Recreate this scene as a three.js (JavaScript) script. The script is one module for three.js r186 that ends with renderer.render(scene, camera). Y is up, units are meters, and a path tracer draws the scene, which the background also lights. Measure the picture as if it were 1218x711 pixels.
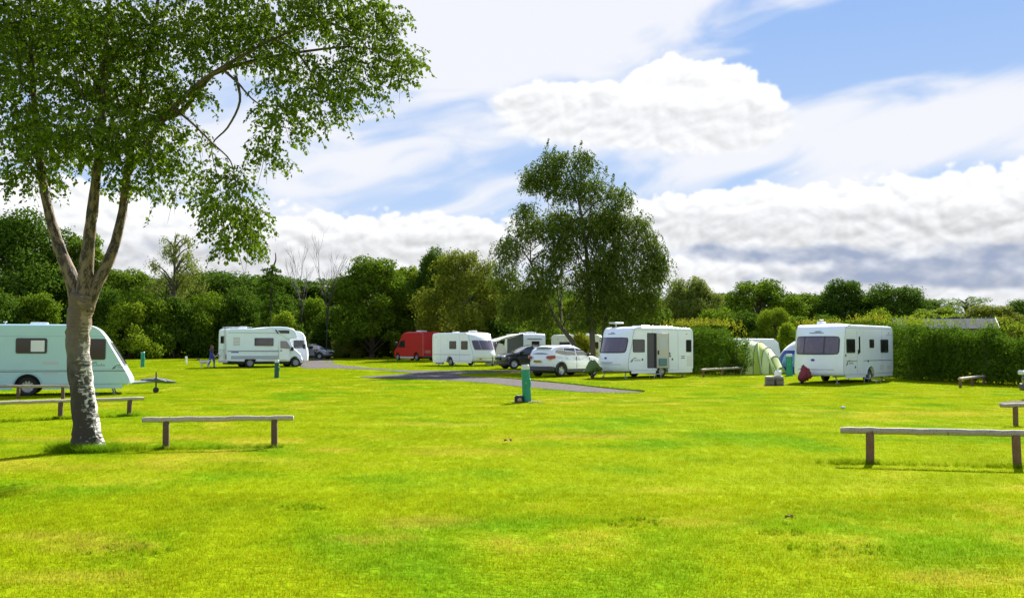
import * as THREE from 'three';
import { mergeGeometries, toCreasedNormals } from 'three/addons/utils/BufferGeometryUtils.js';
import { RoundedBoxGeometry } from 'three/addons/geometries/RoundedBoxGeometry.js';
import { TessellateModifier } from 'three/addons/modifiers/TessellateModifier.js';
import { MarchingCubes } from 'three/addons/objects/MarchingCubes.js';
import { createNoise2D } from 'simplex-noise';

// ------------------------------------------------------------------ camera, sky, sun, exposure
const F = 1150, PW = 1218, PH = 711, EYE = 1.65, HORIZON = 413;
const PITCH = Math.atan((HORIZON - PH / 2) / F);
const scene = new THREE.Scene();
const camera = new THREE.PerspectiveCamera(2 * Math.atan(PH / 2 / F) * 180 / Math.PI, 1024 / 597, 0.1, 3000);
camera.position.set(0, EYE, 0);
camera.rotation.x = PITCH;
scene.add(camera);
const renderer = new THREE.WebGLRenderer({ antialias: true });
renderer.toneMapping = THREE.LinearToneMapping;
const EXPOSURE = 3.0;
renderer.toneMappingExposure = EXPOSURE;
renderer.shadowMap.enabled = true;
renderer.shadowMap.type = THREE.PCFSoftShadowMap;

const SUN_AZ = 25 * Math.PI / 180, SUN_EL = 36 * Math.PI / 180;      // the sun stands ahead and to the right
const sun = new THREE.DirectionalLight(new THREE.Color(1, 0.95, 0.86), 5.0);
sun.position.set(Math.sin(SUN_AZ) * Math.cos(SUN_EL), Math.sin(SUN_EL), -Math.cos(SUN_AZ) * Math.cos(SUN_EL)).multiplyScalar(200);
sun.target.position.set(0, 0, -60);
sun.position.add(sun.target.position);
sun.castShadow = true;
sun.shadow.mapSize.set(4096, 4096);
Object.assign(sun.shadow.camera, { left: -110, right: 110, top: 110, bottom: -110, near: 1, far: 500 });
sun.shadow.radius = 1;
scene.add(sun, sun.target);

function rngOf(seed) { let a = seed >>> 0; return () => { a = a + 0x6D2B79F5 | 0; let t = Math.imul(a ^ a >>> 15, 1 | a); t = t + Math.imul(t ^ t >>> 7, 61 | t) ^ t; return ((t ^ t >>> 14) >>> 0) / 4294967296; }; }
const noiseA = createNoise2D(rngOf(11)), noiseB = createNoise2D(rngOf(23)), noiseC = createNoise2D(rngOf(37));
function fbm(n, x, y, o) { let s = 0, a = 0.5, t = 0; for (let i = 0; i < o; i++) { s += a * n(x, y); t += a; x = x * 2.03 + 17.1; y = y * 2.03 - 9.3; a *= 0.52; } return s / t; }
const clamp = (x, a = 0, b = 1) => Math.min(b, Math.max(a, x));
const smooth = (a, b, x) => { const t = clamp((x - a) / (b - a)); return t * t * (3 - 2 * t); };
const mix = (a, b, t) => a + (b - a) * t;

// the sky: blue air, streaks of high cloud and heaped cloud, by direction (azimuth and height in degrees)
const toAz = px => Math.atan((px - PW / 2) / F) * 180 / Math.PI;
const toEl = (px, py) => Math.atan((HORIZON - py) / F * Math.cos(toAz(px) * Math.PI / 180)) * 180 / Math.PI;
const DEG = 0.0498;
const heaps = [], greys = [], thick = [];
const heap = (px, py, rx, ry, w = 1) => heaps.push([toAz(px), toEl(px, py), rx * DEG, ry * DEG, w]);
const grey = (px, py, rx, ry, w = 1) => greys.push([toAz(px), toEl(px, py), rx * DEG, ry * DEG, w]);
const veil = (px, py, rx, ry, w) => thick.push([toAz(px), toEl(px, py), rx * DEG, ry * DEG, w]);
heap(840, 128, 80, 46); heap(795, 118, 42, 44); heap(852, 92, 26, 18); heap(806, 90, 22, 16); heap(888, 122, 30, 20); heap(648, 110, 30, 14); heap(610, 116, 26, 12); heap(715, 112, 28, 14); heap(680, 128, 95, 30); heap(740, 150, 150, 26); heap(885, 150, 55, 28);
heap(860, 262, 115, 34); heap(980, 268, 130, 38); heap(1130, 262, 130, 48); heap(1240, 262, 110, 56); heap(785, 270, 70, 26);
heap(560, 290, 120, 30); heap(430, 296, 150, 36); heap(270, 308, 170, 50); heap(90, 300, 170, 62); heap(-80, 280, 170, 70); heap(1010, 335, 150, 22); heap(820, 330, 90, 18); heap(1180, 350, 140, 20);
grey(850, 300, 70, 12, 0.9); grey(985, 303, 90, 14, 0.9); grey(1000, 330, 110, 10, 0.8); grey(1105, 324, 90, 18, 1.1); grey(1215, 300, 70, 18, 1.0); grey(1180, 335, 60, 10, 0.6); grey(300, 300, 120, 26, 0.35); grey(170, 300, 90, 22, 0.3); grey(480, 318, 120, 10, 0.2);
veil(640, 20, 330, 62, 1.1); veil(520, 70, 170, 60, 0.7); veil(1130, 135, 230, 42, 0.8); veil(1000, 170, 260, 48, 0.75); veil(430, 200, 220, 26, 0.3); veil(300, 150, 260, 40, 0.25); veil(120, 120, 200, 60, 0.3);
veil(1080, 22, 240, 48, -1.5); veil(960, 88, 110, 28, -1.0); veil(1190, 20, 120, 60, -0.8); veil(470, 160, 110, 20, -0.3); veil(590, 205, 150, 26, -0.34); veil(470, 240, 150, 14, -0.2); veil(860, 212, 150, 16, -0.34); veil(1195, 205, 60, 16, -0.55);
{
  const r = rngOf(5);
  for (let az = -176; az < 180; az += 11) {
    if (Math.abs(az) < 36) continue;
    heaps.push([az + r() * 6, 5 + r() * 2.5, 6 + r() * 5, 1.8 + r() * 1.6, 1]);
    if (r() < 0.7) greys.push([az + r() * 8, 3.6 + r() * 1.6, 4 + r() * 5, 0.7 + r() * 0.5, 0.9]);
  }
  for (let k = 0; k < 46; k++) {
    const az = -180 + 360 * r(), el = 11 + 45 * r() * r();
    if (Math.abs(az) < 36 && el < 24) continue;
    heaps.push([az, el, 3 + r() * 6, 1.2 + r() * 2.2, 1]);
  }
}
const rowOf = (list, el) => list.filter(q => Math.abs(el - q[1]) < 2.4 * q[3] + 1.4);
let near = { thick: [], heaps: [], greys: [] };
function ellipses(list, az, el) {
  let s = 0;
  for (const [a, e, rx, ry, w] of list) {
    let dx = az - a; if (dx > 180) dx -= 360; else if (dx < -180) dx += 360;
    dx /= rx; if (dx > 2.4 || dx < -2.4) continue;
    const dy = (el - e) / ry; if (dy > 2.4 || dy < -2.4) continue;
    s += w * Math.exp(-1.1 * (dx * dx + dy * dy));
  }
  return s;
}
function skyColor(az, el, out) {
  const t = clamp(el / 30);
  let R = mix(0.70, 0.17, Math.pow(t, 0.8)), G = mix(0.84, 0.39, Math.pow(t, 0.8)), B = mix(1.0, 0.88, t);
  // high streaks, drawn out along one wind
  const ca = 0.97, sa = 0.24, wx = (az * ca + el * sa), wy = (-az * sa + el * ca);
  const warp = fbm(noiseB, az * 0.05, el * 0.12, 2);
  const c = fbm(noiseA, wx * 0.045 + warp * 0.6, wy * 0.26 + warp * 0.5, 6);
  const v = smooth(-0.40, 0.80, c + 0.10 + ellipses(near.thick, az, el) * 0.9 + (el < 6 ? 0.25 : 0));
  const cv = 0.93 * v;
  const cw = 0.95;
  R = mix(R, cw * 0.99, cv); G = mix(G, cw * 1.0, cv); B = mix(B, cw * 1.05, cv);
  // heaped cloud: puffs upon puffs, lit from above and from the right
  const dens = ellipses(near.heaps, az, el);
  if (dens > 0.08) {
    const puff = (x, y) => { let q = 0, f = 1, g = 0.5; for (let k = 0; k < 4; k++) { q += g * (2.3 * Math.abs(noiseC(x * 0.26 * f + 7 * k, y * 0.42 * f)) - 0.75); f *= 2.1; g *= 0.52; } return q; };
    const p = puff(az, el), up = ellipses(near.heaps, az, el - 1.2) - dens, crest = smooth(-0.25, 0.5, up);
    const h = smooth(0.40, mix(0.92, 0.54, crest), dens + p * mix(0.16, 0.34, crest));
    const relief = clamp(p - puff(az + 0.22, el + 0.34), -1, 1), low = smooth(11, 6, el);
    const lit = clamp(mix(0.96, 0.90, low) + 0.15 * crest + 0.2 * relief * mix(0.75, 1, low) - mix(0.05, 0.08, low) * smooth(0.7, 1.8, dens), 0.55, 1.12);
    R = mix(R, lit * 0.985, h); G = mix(G, lit * 0.995, h); B = mix(B, lit * 1.02, h);
  }
  const g0 = ellipses(near.greys, az, el);
  if (g0 > 0.05) {
    const q = fbm(noiseC, az * 0.26 + 3, el * 0.5, 5), gw = smooth(0.25, 0.95, g0 + q * 0.45), k = gw * clamp(0.8 + 0.4 * fbm(noiseA, az * 0.34 + 50, el * 0.7, 4), 0.3, 1);
    R = mix(R, 0.33, k); G = mix(G, 0.40, k); B = mix(B, 0.56, k);
  }
  const lowHaze = 0.5 * smooth(4, 0, el);
  out[0] = mix(R, 0.86, lowHaze); out[1] = mix(G, 0.89, lowHaze); out[2] = mix(B, 0.94, lowHaze);
}
{
  const w = 4096, h = 2048, data = new Float32Array(w * h * 4), o = [0, 0, 0];
  for (let j = 0; j < h; j++) {
    const el = ((j + 0.5) / h - 0.5) * 180;
    if (el < -0.2) { for (let i = 0; i < w; i++) { const k = (j * w + i) * 4; data[k] = 0.25 / EXPOSURE; data[k + 1] = 0.3 / EXPOSURE; data[k + 2] = 0.2 / EXPOSURE; data[k + 3] = 1; } continue; }
    near = { thick: rowOf(thick, el), heaps: rowOf(heaps, el), greys: rowOf(greys, el) };
    let step = 1;
    for (let i = 0; i < w; i += step) {
      const off = Math.abs((i / w - 0.25) * 360); step = (off > 38 && off < 322) || el > 30 ? 4 : 1;
      const phi = ((i + step / 2) / w - 0.5) * 2 * Math.PI;        // atan2(z, x)
      let az = phi * 180 / Math.PI + 90; if (az > 180) az -= 360;
      skyColor(az, Math.max(0, el), o);
      for (let s = 0; s < step; s++) { const k = (j * w + i + s) * 4; data[k] = o[0] / EXPOSURE; data[k + 1] = o[1] / EXPOSURE; data[k + 2] = o[2] / EXPOSURE; data[k + 3] = 1; }
    }
  }
  const sky = new THREE.DataTexture(data, w, h, THREE.RGBAFormat, THREE.FloatType);
  sky.mapping = THREE.EquirectangularReflectionMapping;
  sky.colorSpace = THREE.LinearSRGBColorSpace;
  sky.magFilter = THREE.LinearFilter; sky.needsUpdate = true;
  scene.background = sky; scene.environment = sky;
}
console.log('sky done');

// ------------------------------------------------------------------ helpers
const groundY = d0 => { const d = Math.min(d0, 200), e = Math.max(0, d - 82); return 0.2 * smooth(30, 82, d) + 0.0065 * e - 0.0000165 * e * e; };
const gy = z => groundY(-z);
const ray = (px, py) => new THREE.Vector3((px - PW / 2) / F, (PH / 2 - py) / F, -1).applyAxisAngle(new THREE.Vector3(1, 0, 0), PITCH);
function at(px, py, d) { const r = ray(px, py); return r.multiplyScalar(d / -r.z).add(camera.position); }   // the point at that depth
function onGround(px, py) {                                          // where that direction meets the ground
  const r = ray(px, py); let d = 30;
  for (let k = 0; k < 40; k++) d = mix(d, -r.z * (EYE - groundY(d)) / Math.max(1e-4, -r.y), 0.6);
  return new THREE.Vector3(r.x * d / -r.z, groundY(d), -d);
}
function ground(px, d) { return new THREE.Vector3((px - PW / 2) / F * d, groundY(d), -d); }
const taken = {};
function numbered(n) { const k = taken[n] = (taken[n] ?? -1) + 1; return k ? `${n}_${String(k).padStart(3, '0')}` : n; }
function tag(o, label, category, group, kind) { o.userData.label = label; if (category) o.userData.category = category; if (group) o.userData.group = group; if (kind) o.userData.kind = kind; return o; }
function thing(name, label, category, p, dir = [1, 0], group) {       // a Group at the thing's base, its x axis along dir = [x, z]
  const g = new THREE.Group(); g.name = numbered(name); scene.add(g);
  if (p) g.position.copy(p);
  g.rotation.y = Math.atan2(-dir[1], dir[0]);
  return tag(g, label, category, group);
}
function part(name, geo, mat, parent) {
  const m = new THREE.Mesh(Array.isArray(geo) ? join(geo) : geo, mat); m.name = name; m.castShadow = m.receiveShadow = true; parent.add(m); return m;
}
function join(list) {
  const a = list.map(g => { const q = g.index ? g.toNonIndexed() : g.clone(); for (const k of Object.keys(q.attributes)) if (!['position', 'normal', 'uv'].includes(k)) q.deleteAttribute(k); if (!q.attributes.normal) q.computeVertexNormals(); if (!q.attributes.uv) q.setAttribute('uv', new THREE.BufferAttribute(new Float32Array(q.attributes.position.count * 2), 2)); q.morphAttributes = {}; return q; });
  return a.length === 1 ? a[0] : mergeGeometries(a);
}
const lin = (r, g, b) => new THREE.Color().setRGB(r, g, b);
const std = (c, roughness = 0.6, metalness = 0, more = {}) => new THREE.MeshStandardMaterial({ color: c, roughness, metalness, ...more });
const phys = (c, more) => new THREE.MeshPhysicalMaterial({ color: c, ...more });
const box = (x0, x1, y0, y1, z0, z1, r = 0) => {
  const w = x1 - x0, h = y1 - y0, d = z1 - z0;
  const g = r > 0 ? new RoundedBoxGeometry(w, h, d, 2, Math.min(r, w / 2.1, h / 2.1, d / 2.1)) : new THREE.BoxGeometry(w, h, d);
  return g.translate((x0 + x1) / 2, (y0 + y1) / 2, (z0 + z1) / 2);
};
const V = (x, y, z) => new THREE.Vector3(x, y, z);
function tube(pts, radii, seg = 6, wob = 0, rnd = null) {            // a tapered tube through points, closed at its ends
  const n = pts.length, pos = [], uv = [], idx = [];
  const t = new THREE.Vector3(), u = new THREE.Vector3(), w = new THREE.Vector3(), last = new THREE.Vector3(0.3, 0.1, 1).normalize();
  let run = 0;
  for (let i = 0; i < n; i++) {
    t.copy(pts[Math.min(n - 1, i + 1)]).sub(pts[Math.max(0, i - 1)]).normalize();
    u.copy(last).addScaledVector(t, -last.dot(t)); if (u.lengthSq() < 1e-4) u.set(1, 0, 0).addScaledVector(t, -t.x); u.normalize(); last.copy(u);
    w.crossVectors(t, u);
    if (i) run += pts[i].distanceTo(pts[i - 1]);
    for (let k = 0; k <= seg; k++) {
      const a = k / seg * Math.PI * 2, r = radii[i] * (wob ? 1 + wob * noiseA(Math.cos(a) * 1.3 + i * 0.13, Math.sin(a) * 1.3 + i * 0.37 + run * 2) : 1);
      pos.push(pts[i].x + (u.x * Math.cos(a) + w.x * Math.sin(a)) * r, pts[i].y + (u.y * Math.cos(a) + w.y * Math.sin(a)) * r, pts[i].z + (u.z * Math.cos(a) + w.z * Math.sin(a)) * r);
      uv.push(k / seg, run);
    }
  }
  for (let i = 0; i < n - 1; i++) for (let k = 0; k < seg; k++) { const a = i * (seg + 1) + k, b = a + seg + 1; idx.push(a, a + 1, b, b, a + 1, b + 1); }
  for (const [row, flip] of [[0, 1], [n - 1, 0]]) {
    const c = pos.length / 3; pos.push(pts[row].x, pts[row].y, pts[row].z); uv.push(0.5, row ? run : 0);
    for (let k = 0; k < seg; k++) { const a = row * (seg + 1) + k; flip ? idx.push(c, a + 1, a) : idx.push(c, a, a + 1); }
  }
  const g = new THREE.BufferGeometry();
  g.setAttribute('position', new THREE.Float32BufferAttribute(pos, 3)); g.setAttribute('uv', new THREE.Float32BufferAttribute(uv, 2)); g.setIndex(idx); g.computeVertexNormals();
  return g;
}
const bar = (a, b, r, seg = 8) => tube([a, b], [r, r], seg);
function curve(pts, n) { return new THREE.CatmullRomCurve3(pts).getPoints(n); }
// a closed outline (x, y) swept across z from -hw to hw with rounded side edges; bend(p) may then move the points
function sweep(outline, hw, { r = 0.05, nz = 8, bend = null, crease = 0.5 } = {}) {
  let area = 0; const n = outline.length;
  for (let i = 0; i < n; i++) { const [a, b] = outline[i], [c, d] = outline[(i + 1) % n]; area += a * d - b * c; }
  const o = area < 0 ? [...outline].reverse() : outline, nor = o.map(([x, y], i) => {
    const [ax, ay] = o[(i + n - 1) % n], [bx, by] = o[(i + 1) % n], e1 = Math.hypot(x - ax, y - ay) || 1, e2 = Math.hypot(bx - x, by - y) || 1;
    let nx = (y - ay) / e1 + (by - y) / e2, ny = -(x - ax) / e1 - (bx - x) / e2; const l = Math.hypot(nx, ny) || 1; return [nx / l, ny / l];
  });
  const rows = []; const k = 4;
  for (let i = 0; i <= k; i++) { const a = i / k * Math.PI / 2; rows.push([-hw + r * (1 - Math.cos(a)), r * (1 - Math.sin(a))]); }
  for (let i = 1; i < nz; i++) rows.push([mix(-hw + r, hw - r, i / nz), 0]);
  for (let i = k; i >= 0; i--) { const a = i / k * Math.PI / 2; rows.push([hw - r * (1 - Math.cos(a)), r * (1 - Math.sin(a))]); }
  const pos = [], idx = [], p = [0, 0, 0];
  const put = (x, y, z) => { p[0] = x; p[1] = y; p[2] = z; if (bend) bend(p); pos.push(p[0], p[1], p[2]); };
  for (const [z, ins] of rows) for (let i = 0; i < n; i++) put(o[i][0] - nor[i][0] * ins, o[i][1] - nor[i][1] * ins, z);
  for (let j = 0; j < rows.length - 1; j++) for (let i = 0; i < n; i++) { const a = j * n + i, b = j * n + (i + 1) % n, c = a + n, d = b + n; idx.push(a, c, b, b, c, d); }
  const tri = THREE.ShapeUtils.triangulateShape(o.map(q => new THREE.Vector2(q[0], q[1])), []);
  const last = (rows.length - 1) * n;
  for (const [a, b, c] of tri) { idx.push(last + a, last + b, last + c); idx.push(a, c, b); }
  let g = new THREE.BufferGeometry(); g.setAttribute('position', new THREE.Float32BufferAttribute(pos, 3)); g.setIndex(idx);
  g = toCreasedNormals(g.toNonIndexed(), crease);
  const P = g.attributes.position, uv = new Float32Array(P.count * 2);
  for (let i = 0; i < P.count; i++) { uv[2 * i] = P.getX(i) * 0.31 + P.getZ(i) * 0.29; uv[2 * i + 1] = P.getY(i) * 0.33; }
  g.setAttribute('uv', new THREE.BufferAttribute(uv, 2));
  return g;
}
function roundRect(x0, x1, y0, y1, r) {
  const s = new THREE.Shape(); r = Math.min(r, (x1 - x0) / 2.01, (y1 - y0) / 2.01);
  s.moveTo(x0 + r, y0); s.lineTo(x1 - r, y0); s.quadraticCurveTo(x1, y0, x1, y0 + r); s.lineTo(x1, y1 - r); s.quadraticCurveTo(x1, y1, x1 - r, y1);
  s.lineTo(x0 + r, y1); s.quadraticCurveTo(x0, y1, x0, y1 - r); s.lineTo(x0, y0 + r); s.quadraticCurveTo(x0, y0, x0 + r, y0); return s;
}
// a flat panel on the side of a body: side +1 lies at z and looks along +z, side -1 lies at -z
function sidePanel(x0, x1, y0, y1, r, side, z, th) {
  const s = side > 0 ? roundRect(x0, x1, y0, y1, r) : roundRect(-x1, -x0, y0, y1, r);
  const g = new THREE.ExtrudeGeometry(s, { depth: th, bevelEnabled: false, curveSegments: 5 }).translate(0, 0, z);
  return side > 0 ? g : g.rotateY(Math.PI);
}
function sidePoly(pts, side, z, th) {
  const s = new THREE.Shape(pts.map(([x, y]) => new THREE.Vector2(side * x, y)));
  const g = new THREE.ExtrudeGeometry(s, { depth: th, bevelEnabled: false }).translate(0, 0, z);
  return side > 0 ? g : g.rotateY(Math.PI);
}
// a panel that follows a surface given by f(u, v) -> [x, y, z], u and v from -1 to 1, with rounded corners and a skirt
function patch(f, inner, nu = 8, nv = 6, round = 0.14) {
  const pos = [], idx = [], N = nu + 1;
  const m = (u, v) => [u * Math.sqrt(1 - round * v ** 8), v * Math.sqrt(1 - round * u ** 8)];
  for (let j = 0; j <= nv; j++) for (let i = 0; i <= nu; i++) pos.push(...f(...m(-1 + 2 * i / nu, -1 + 2 * j / nv)));
  for (let j = 0; j < nv; j++) for (let i = 0; i < nu; i++) { const a = j * N + i; idx.push(a, a + 1, a + N, a + 1, a + N + 1, a + N); }
  const rim = []; for (let i = 0; i < nu; i++) rim.push(i); for (let j = 0; j < nv; j++) rim.push(j * N + nu); for (let i = nu; i > 0; i--) rim.push(nv * N + i); for (let j = nv; j > 0; j--) rim.push(j * N);
  const b = pos.length / 3;
  for (const k of rim) { const i = k % N, j = (k - i) / N, q = inner(...m(-1 + 2 * i / nu, -1 + 2 * j / nv)); pos.push(pos[3 * k], pos[3 * k + 1], pos[3 * k + 2], ...q); }
  for (let k = 0; k < rim.length; k++) { const a = b + 2 * k, c = b + 2 * ((k + 1) % rim.length); idx.push(a, a + 1, c, c, a + 1, c + 1); }
  const g = new THREE.BufferGeometry(); g.setAttribute('position', new THREE.Float32BufferAttribute(pos, 3)); g.setIndex(idx); g.computeVertexNormals(); return g;
}
function dataTex(w, h, f, srgb = true, rep = null) {
  const d = new Uint8Array(w * h * 4), o = [0, 0, 0];
  for (let j = 0; j < h; j++) for (let i = 0; i < w; i++) { f(i / w, j / h, o); const k = (j * w + i) * 4; for (let c = 0; c < 3; c++) d[k + c] = clamp(srgb ? (o[c] <= 0.0031308 ? o[c] * 12.92 : 1.055 * Math.pow(o[c], 1 / 2.4) - 0.055) : o[c]) * 255; d[k + 3] = 255; }
  const t = new THREE.DataTexture(d, w, h); t.wrapS = t.wrapT = THREE.RepeatWrapping; t.magFilter = THREE.LinearFilter; t.minFilter = THREE.LinearMipmapLinearFilter; t.generateMipmaps = true;
  if (srgb) t.colorSpace = THREE.SRGBColorSpace; if (rep) t.repeat.set(...rep); t.needsUpdate = true; return t;
}
const tile = (n, u, v, f) => {                                       // noise that repeats with u and v from 0 to 1
  const a = n(u * f, v * f), b = n((u - 1) * f, v * f), c = n(u * f, (v - 1) * f), d = n((u - 1) * f, (v - 1) * f);
  return mix(mix(a, b, u), mix(c, d, u), v);
};

// ------------------------------------------------------------------ ground
// the turf's own colour, in patches: lush, ordinary and dry
const drySpots = [[505, 620, 0.42, 0.28], [445, 642, 0.35, 0.2], [60, 688, 0.5, 0.16], [110, 652, 0.6, 0.2], [60, 640, 0.5, 0.2], [800, 583, 0.6, 0.3], [690, 650, 0.4, 0.2], [1160, 690, 0.5, 0.25], [560, 538, 0.9, 0.5], [820, 622, 0.5, 0.2], [40, 522, 0.9, 0.5], [260, 547, 0.7, 0.3], [1100, 492, 2.0, 0.7], [500, 505, 1.6, 0.5], [700, 520, 1.6, 0.5]].map(([px, py, rx, rz]) => { const p = onGround(px, py); return [p.x, p.z, rx, rz]; });
function turf(x, z, out) {
  const a = fbm(noiseA, x * 0.16, z * 0.16, 4), b = fbm(noiseB, x * 0.55 + 9, z * 0.4, 3), c = fbm(noiseC, x * 0.07 - 3, z * 0.11, 3);
  let dry = clamp(smooth(0.16, 0.75, b * 0.75 + c * 0.55 + a * 0.2) * 0.95);
  for (const [px, pz, rx, rz] of drySpots) { const q = ((x - px) / rx) ** 2 + ((z - pz) / rz) ** 2; if (q < 4) dry = Math.max(dry, 0.72 * smooth(1.5, 0.1, q + 1.1 * b + 0.9 * fbm(noiseC, x * 3.2, z * 3.2, 3))); }
  const lush = smooth(-0.05, 0.6, a * 0.8 - b * 0.4);
  const v = (1 + 0.12 * b) * (1 + 0.055 * Math.sin((z + 0.08 * x) * 2.9 + 1.2 * noiseA(x * 0.03, z * 0.1)) * smooth(-0.4, 0.4, c + 0.2));   // the mower's bands
  out[0] = mix(mix(0.196, 0.116, lush), 0.33, dry * 0.7) * v;
  out[1] = mix(mix(0.256, 0.228, lush), 0.285, dry * 0.7) * v;
  out[2] = mix(mix(0.0022, 0.0025, lush), 0.026, dry * 0.7) * v;
}
const gravelOutlines = [
  [[358, 427.4], [394, 427.4], [397, 431.6], [410, 434.6], [437, 437.0], [466, 439.6], [501, 440.8], [533, 440.8], [570, 440.8], [618, 441.0], [640, 441.0], [642, 443.0], [600, 443.4], [562, 444.2], [545, 445.8], [558, 447.9], [600, 450.0], [640, 453.6], [682, 457.6], [722, 462.2], [764, 466.2], [742, 467.6], [702, 466.8], [662, 464.0], [622, 460.4], [578, 455.8], [540, 453.0], [500, 451.4], [452, 449.8], [428, 448.4], [452, 446.8], [490, 444.4], [478, 442.4], [432, 439.3], [392, 438.2], [358, 437.8]],
  [[1188, 481.0], [1196, 478.2], [1240, 476.6], [1290, 479], [1290, 486], [1230, 484.6]],
].map(l => l.map(([x, y]) => { const p = onGround(x, y); return [p.x, p.z]; }));
function inside(poly, x, z) { let c = false; for (let i = 0, j = poly.length - 1; i < poly.length; j = i++) { const [ax, az] = poly[i], [bx, bz] = poly[j]; if ((az > z) !== (bz > z) && x < (bx - ax) * (z - az) / (bz - az) + ax) c = !c; } return c; }
const onGravel = (x, z) => gravelOutlines.some(p => inside(p, x, z));
const grainTex = dataTex(1024, 1024, (u, v, o) => {
  const n = tile(noiseA, u, v, 90) * 0.5 + tile(noiseB, u, v, 260) * 0.5, m = tile(noiseC, u, v, 22);
  const k = 0.9 + 0.16 * n + 0.1 * m, y = tile(noiseB, u, v, 45);
  o[0] = k * (1 + 0.12 * y); o[1] = k; o[2] = k * (1 + 0.3 * y); for (let c = 0; c < 3; c++) o[c] *= 0.72;
});
const turfBump = dataTex(512, 512, (u, v, o) => { o[0] = o[1] = o[2] = 0.5 + 0.3 * tile(noiseA, u, v, 60) + 0.2 * tile(noiseB, u, v, 140); }, false);
{
  const xs = [], zs = [];
  for (let x = -620; x < -70; x += 55) xs.push(x); for (let x = -70; x < -24; x += 1.4) xs.push(x); for (let x = -24; x <= 24; x += 0.45) xs.push(x); for (let x = 25; x <= 72; x += 1.4) xs.push(x); for (let x = 85; x <= 700; x += 55) xs.push(x);
  for (let z = 60; z > 6; z -= 9) zs.push(z); for (let z = 5; z > -30; z -= 0.4) zs.push(z); for (let z = -30; z > -90; z -= 0.8) zs.push(z); for (let z = -90; z > -150; z -= 3) zs.push(z); for (let z = -160; z > -1300; z -= 60) zs.push(z);
  const pos = [], col = [], uv = [], idx = [], o = [0, 0, 0];
  for (const z of zs) for (const x of xs) { pos.push(x, gy(z), z); turf(x, z, o); col.push(o[0] * 1.35, o[1] * 1.35, o[2] * 1.35); uv.push(x / 6.3, z / 6.3); }
  const n = xs.length;
  for (let j = 0; j < zs.length - 1; j++) for (let i = 0; i < n - 1; i++) { const a = j * n + i; idx.push(a, a + 1, a + n, a + 1, a + n + 1, a + n); }
  const g = new THREE.BufferGeometry(); g.setAttribute('position', new THREE.Float32BufferAttribute(pos, 3)); g.setAttribute('color', new THREE.Float32BufferAttribute(col, 3)); g.setAttribute('uv', new THREE.Float32BufferAttribute(uv, 2)); g.setIndex(idx); g.computeVertexNormals();
  const lawn = part('ground', g, phys(0xffffff, { roughness: 1, specularIntensity: 0.02, map: grainTex, vertexColors: true, bumpMap: turfBump, bumpScale: 0.03 }), scene);
  tag(lawn, 'mown grass field with dry yellow patches under the whole camp site', 'grass field', null, 'structure');
}
// gravel
const gravelTex = dataTex(1024, 1024, (u, v, o) => {
  const n = tile(noiseA, u, v, 90), m = tile(noiseB, u, v, 20), l = tile(noiseC, u, v, 5);
  const k = Math.max(0.02, 0.088 + 0.045 * n + 0.045 * m + 0.02 * l); o[0] = k * 1.12; o[1] = k * 1.0; o[2] = k * 0.97;
});
{
  const mat = phys(0xffffff, { roughness: 1, specularIntensity: 0.08, map: gravelTex, bumpMap: gravelTex, bumpScale: 0.03 });
  const labels = ['pale gravel road curving across the grass to the parked vehicles', 'strip of pale gravel beside the dark blue parked car'];
  gravelOutlines.forEach((poly, k) => {
    const pts = new THREE.SplineCurve(poly.map(p => new THREE.Vector2(p[0], -p[1])).concat([new THREE.Vector2(poly[0][0], -poly[0][1])])).getPoints(poly.length * 5);
    let g = new THREE.ShapeGeometry(new THREE.Shape(pts)); g = new TessellateModifier(2.2, 8).modify(g.toNonIndexed());
    const P = g.attributes.position, uv = new Float32Array(P.count * 2);
    for (let i = 0; i < P.count; i++) { const x = P.getX(i), z = -P.getY(i); P.setXYZ(i, x, gy(z) + 0.016, z); uv[2 * i] = x / 3; uv[2 * i + 1] = z / 3; }
    g.setAttribute('uv', new THREE.BufferAttribute(uv, 2)); g.computeVertexNormals();
    tag(part(numbered('gravel_road'), g, mat, scene), labels[k], 'gravel road', null, 'structure');
    if (k === 0) {                                                  // the turf stands a little above the gravel along its far side
      const e = [[545, 445.6], [558, 447.9], [600, 450.0], [640, 453.6], [682, 457.6], [722, 462.2], [766, 466.3]].map(([x, y]) => { const p = onGround(x, y); p.z -= 0.06; return p; });
      const line = curve(e, 90).map((p, i) => V(p.x, gy(p.z) + 0.01, p.z + 0.05 * noiseA(i * 0.4, 3)));
      tag(part('turf_edge', tube(line, line.map((_, i) => 0.075 + 0.02 * noiseB(i * 0.5, 1)), 6), phys(lin(0.19, 0.25, 0.004), { roughness: 1, specularIntensity: 0.02 }), scene), 'raised turf edge along the far side of gravel road', 'turf edge', null, 'structure');
    }
  });
}
console.log('ground done');

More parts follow.
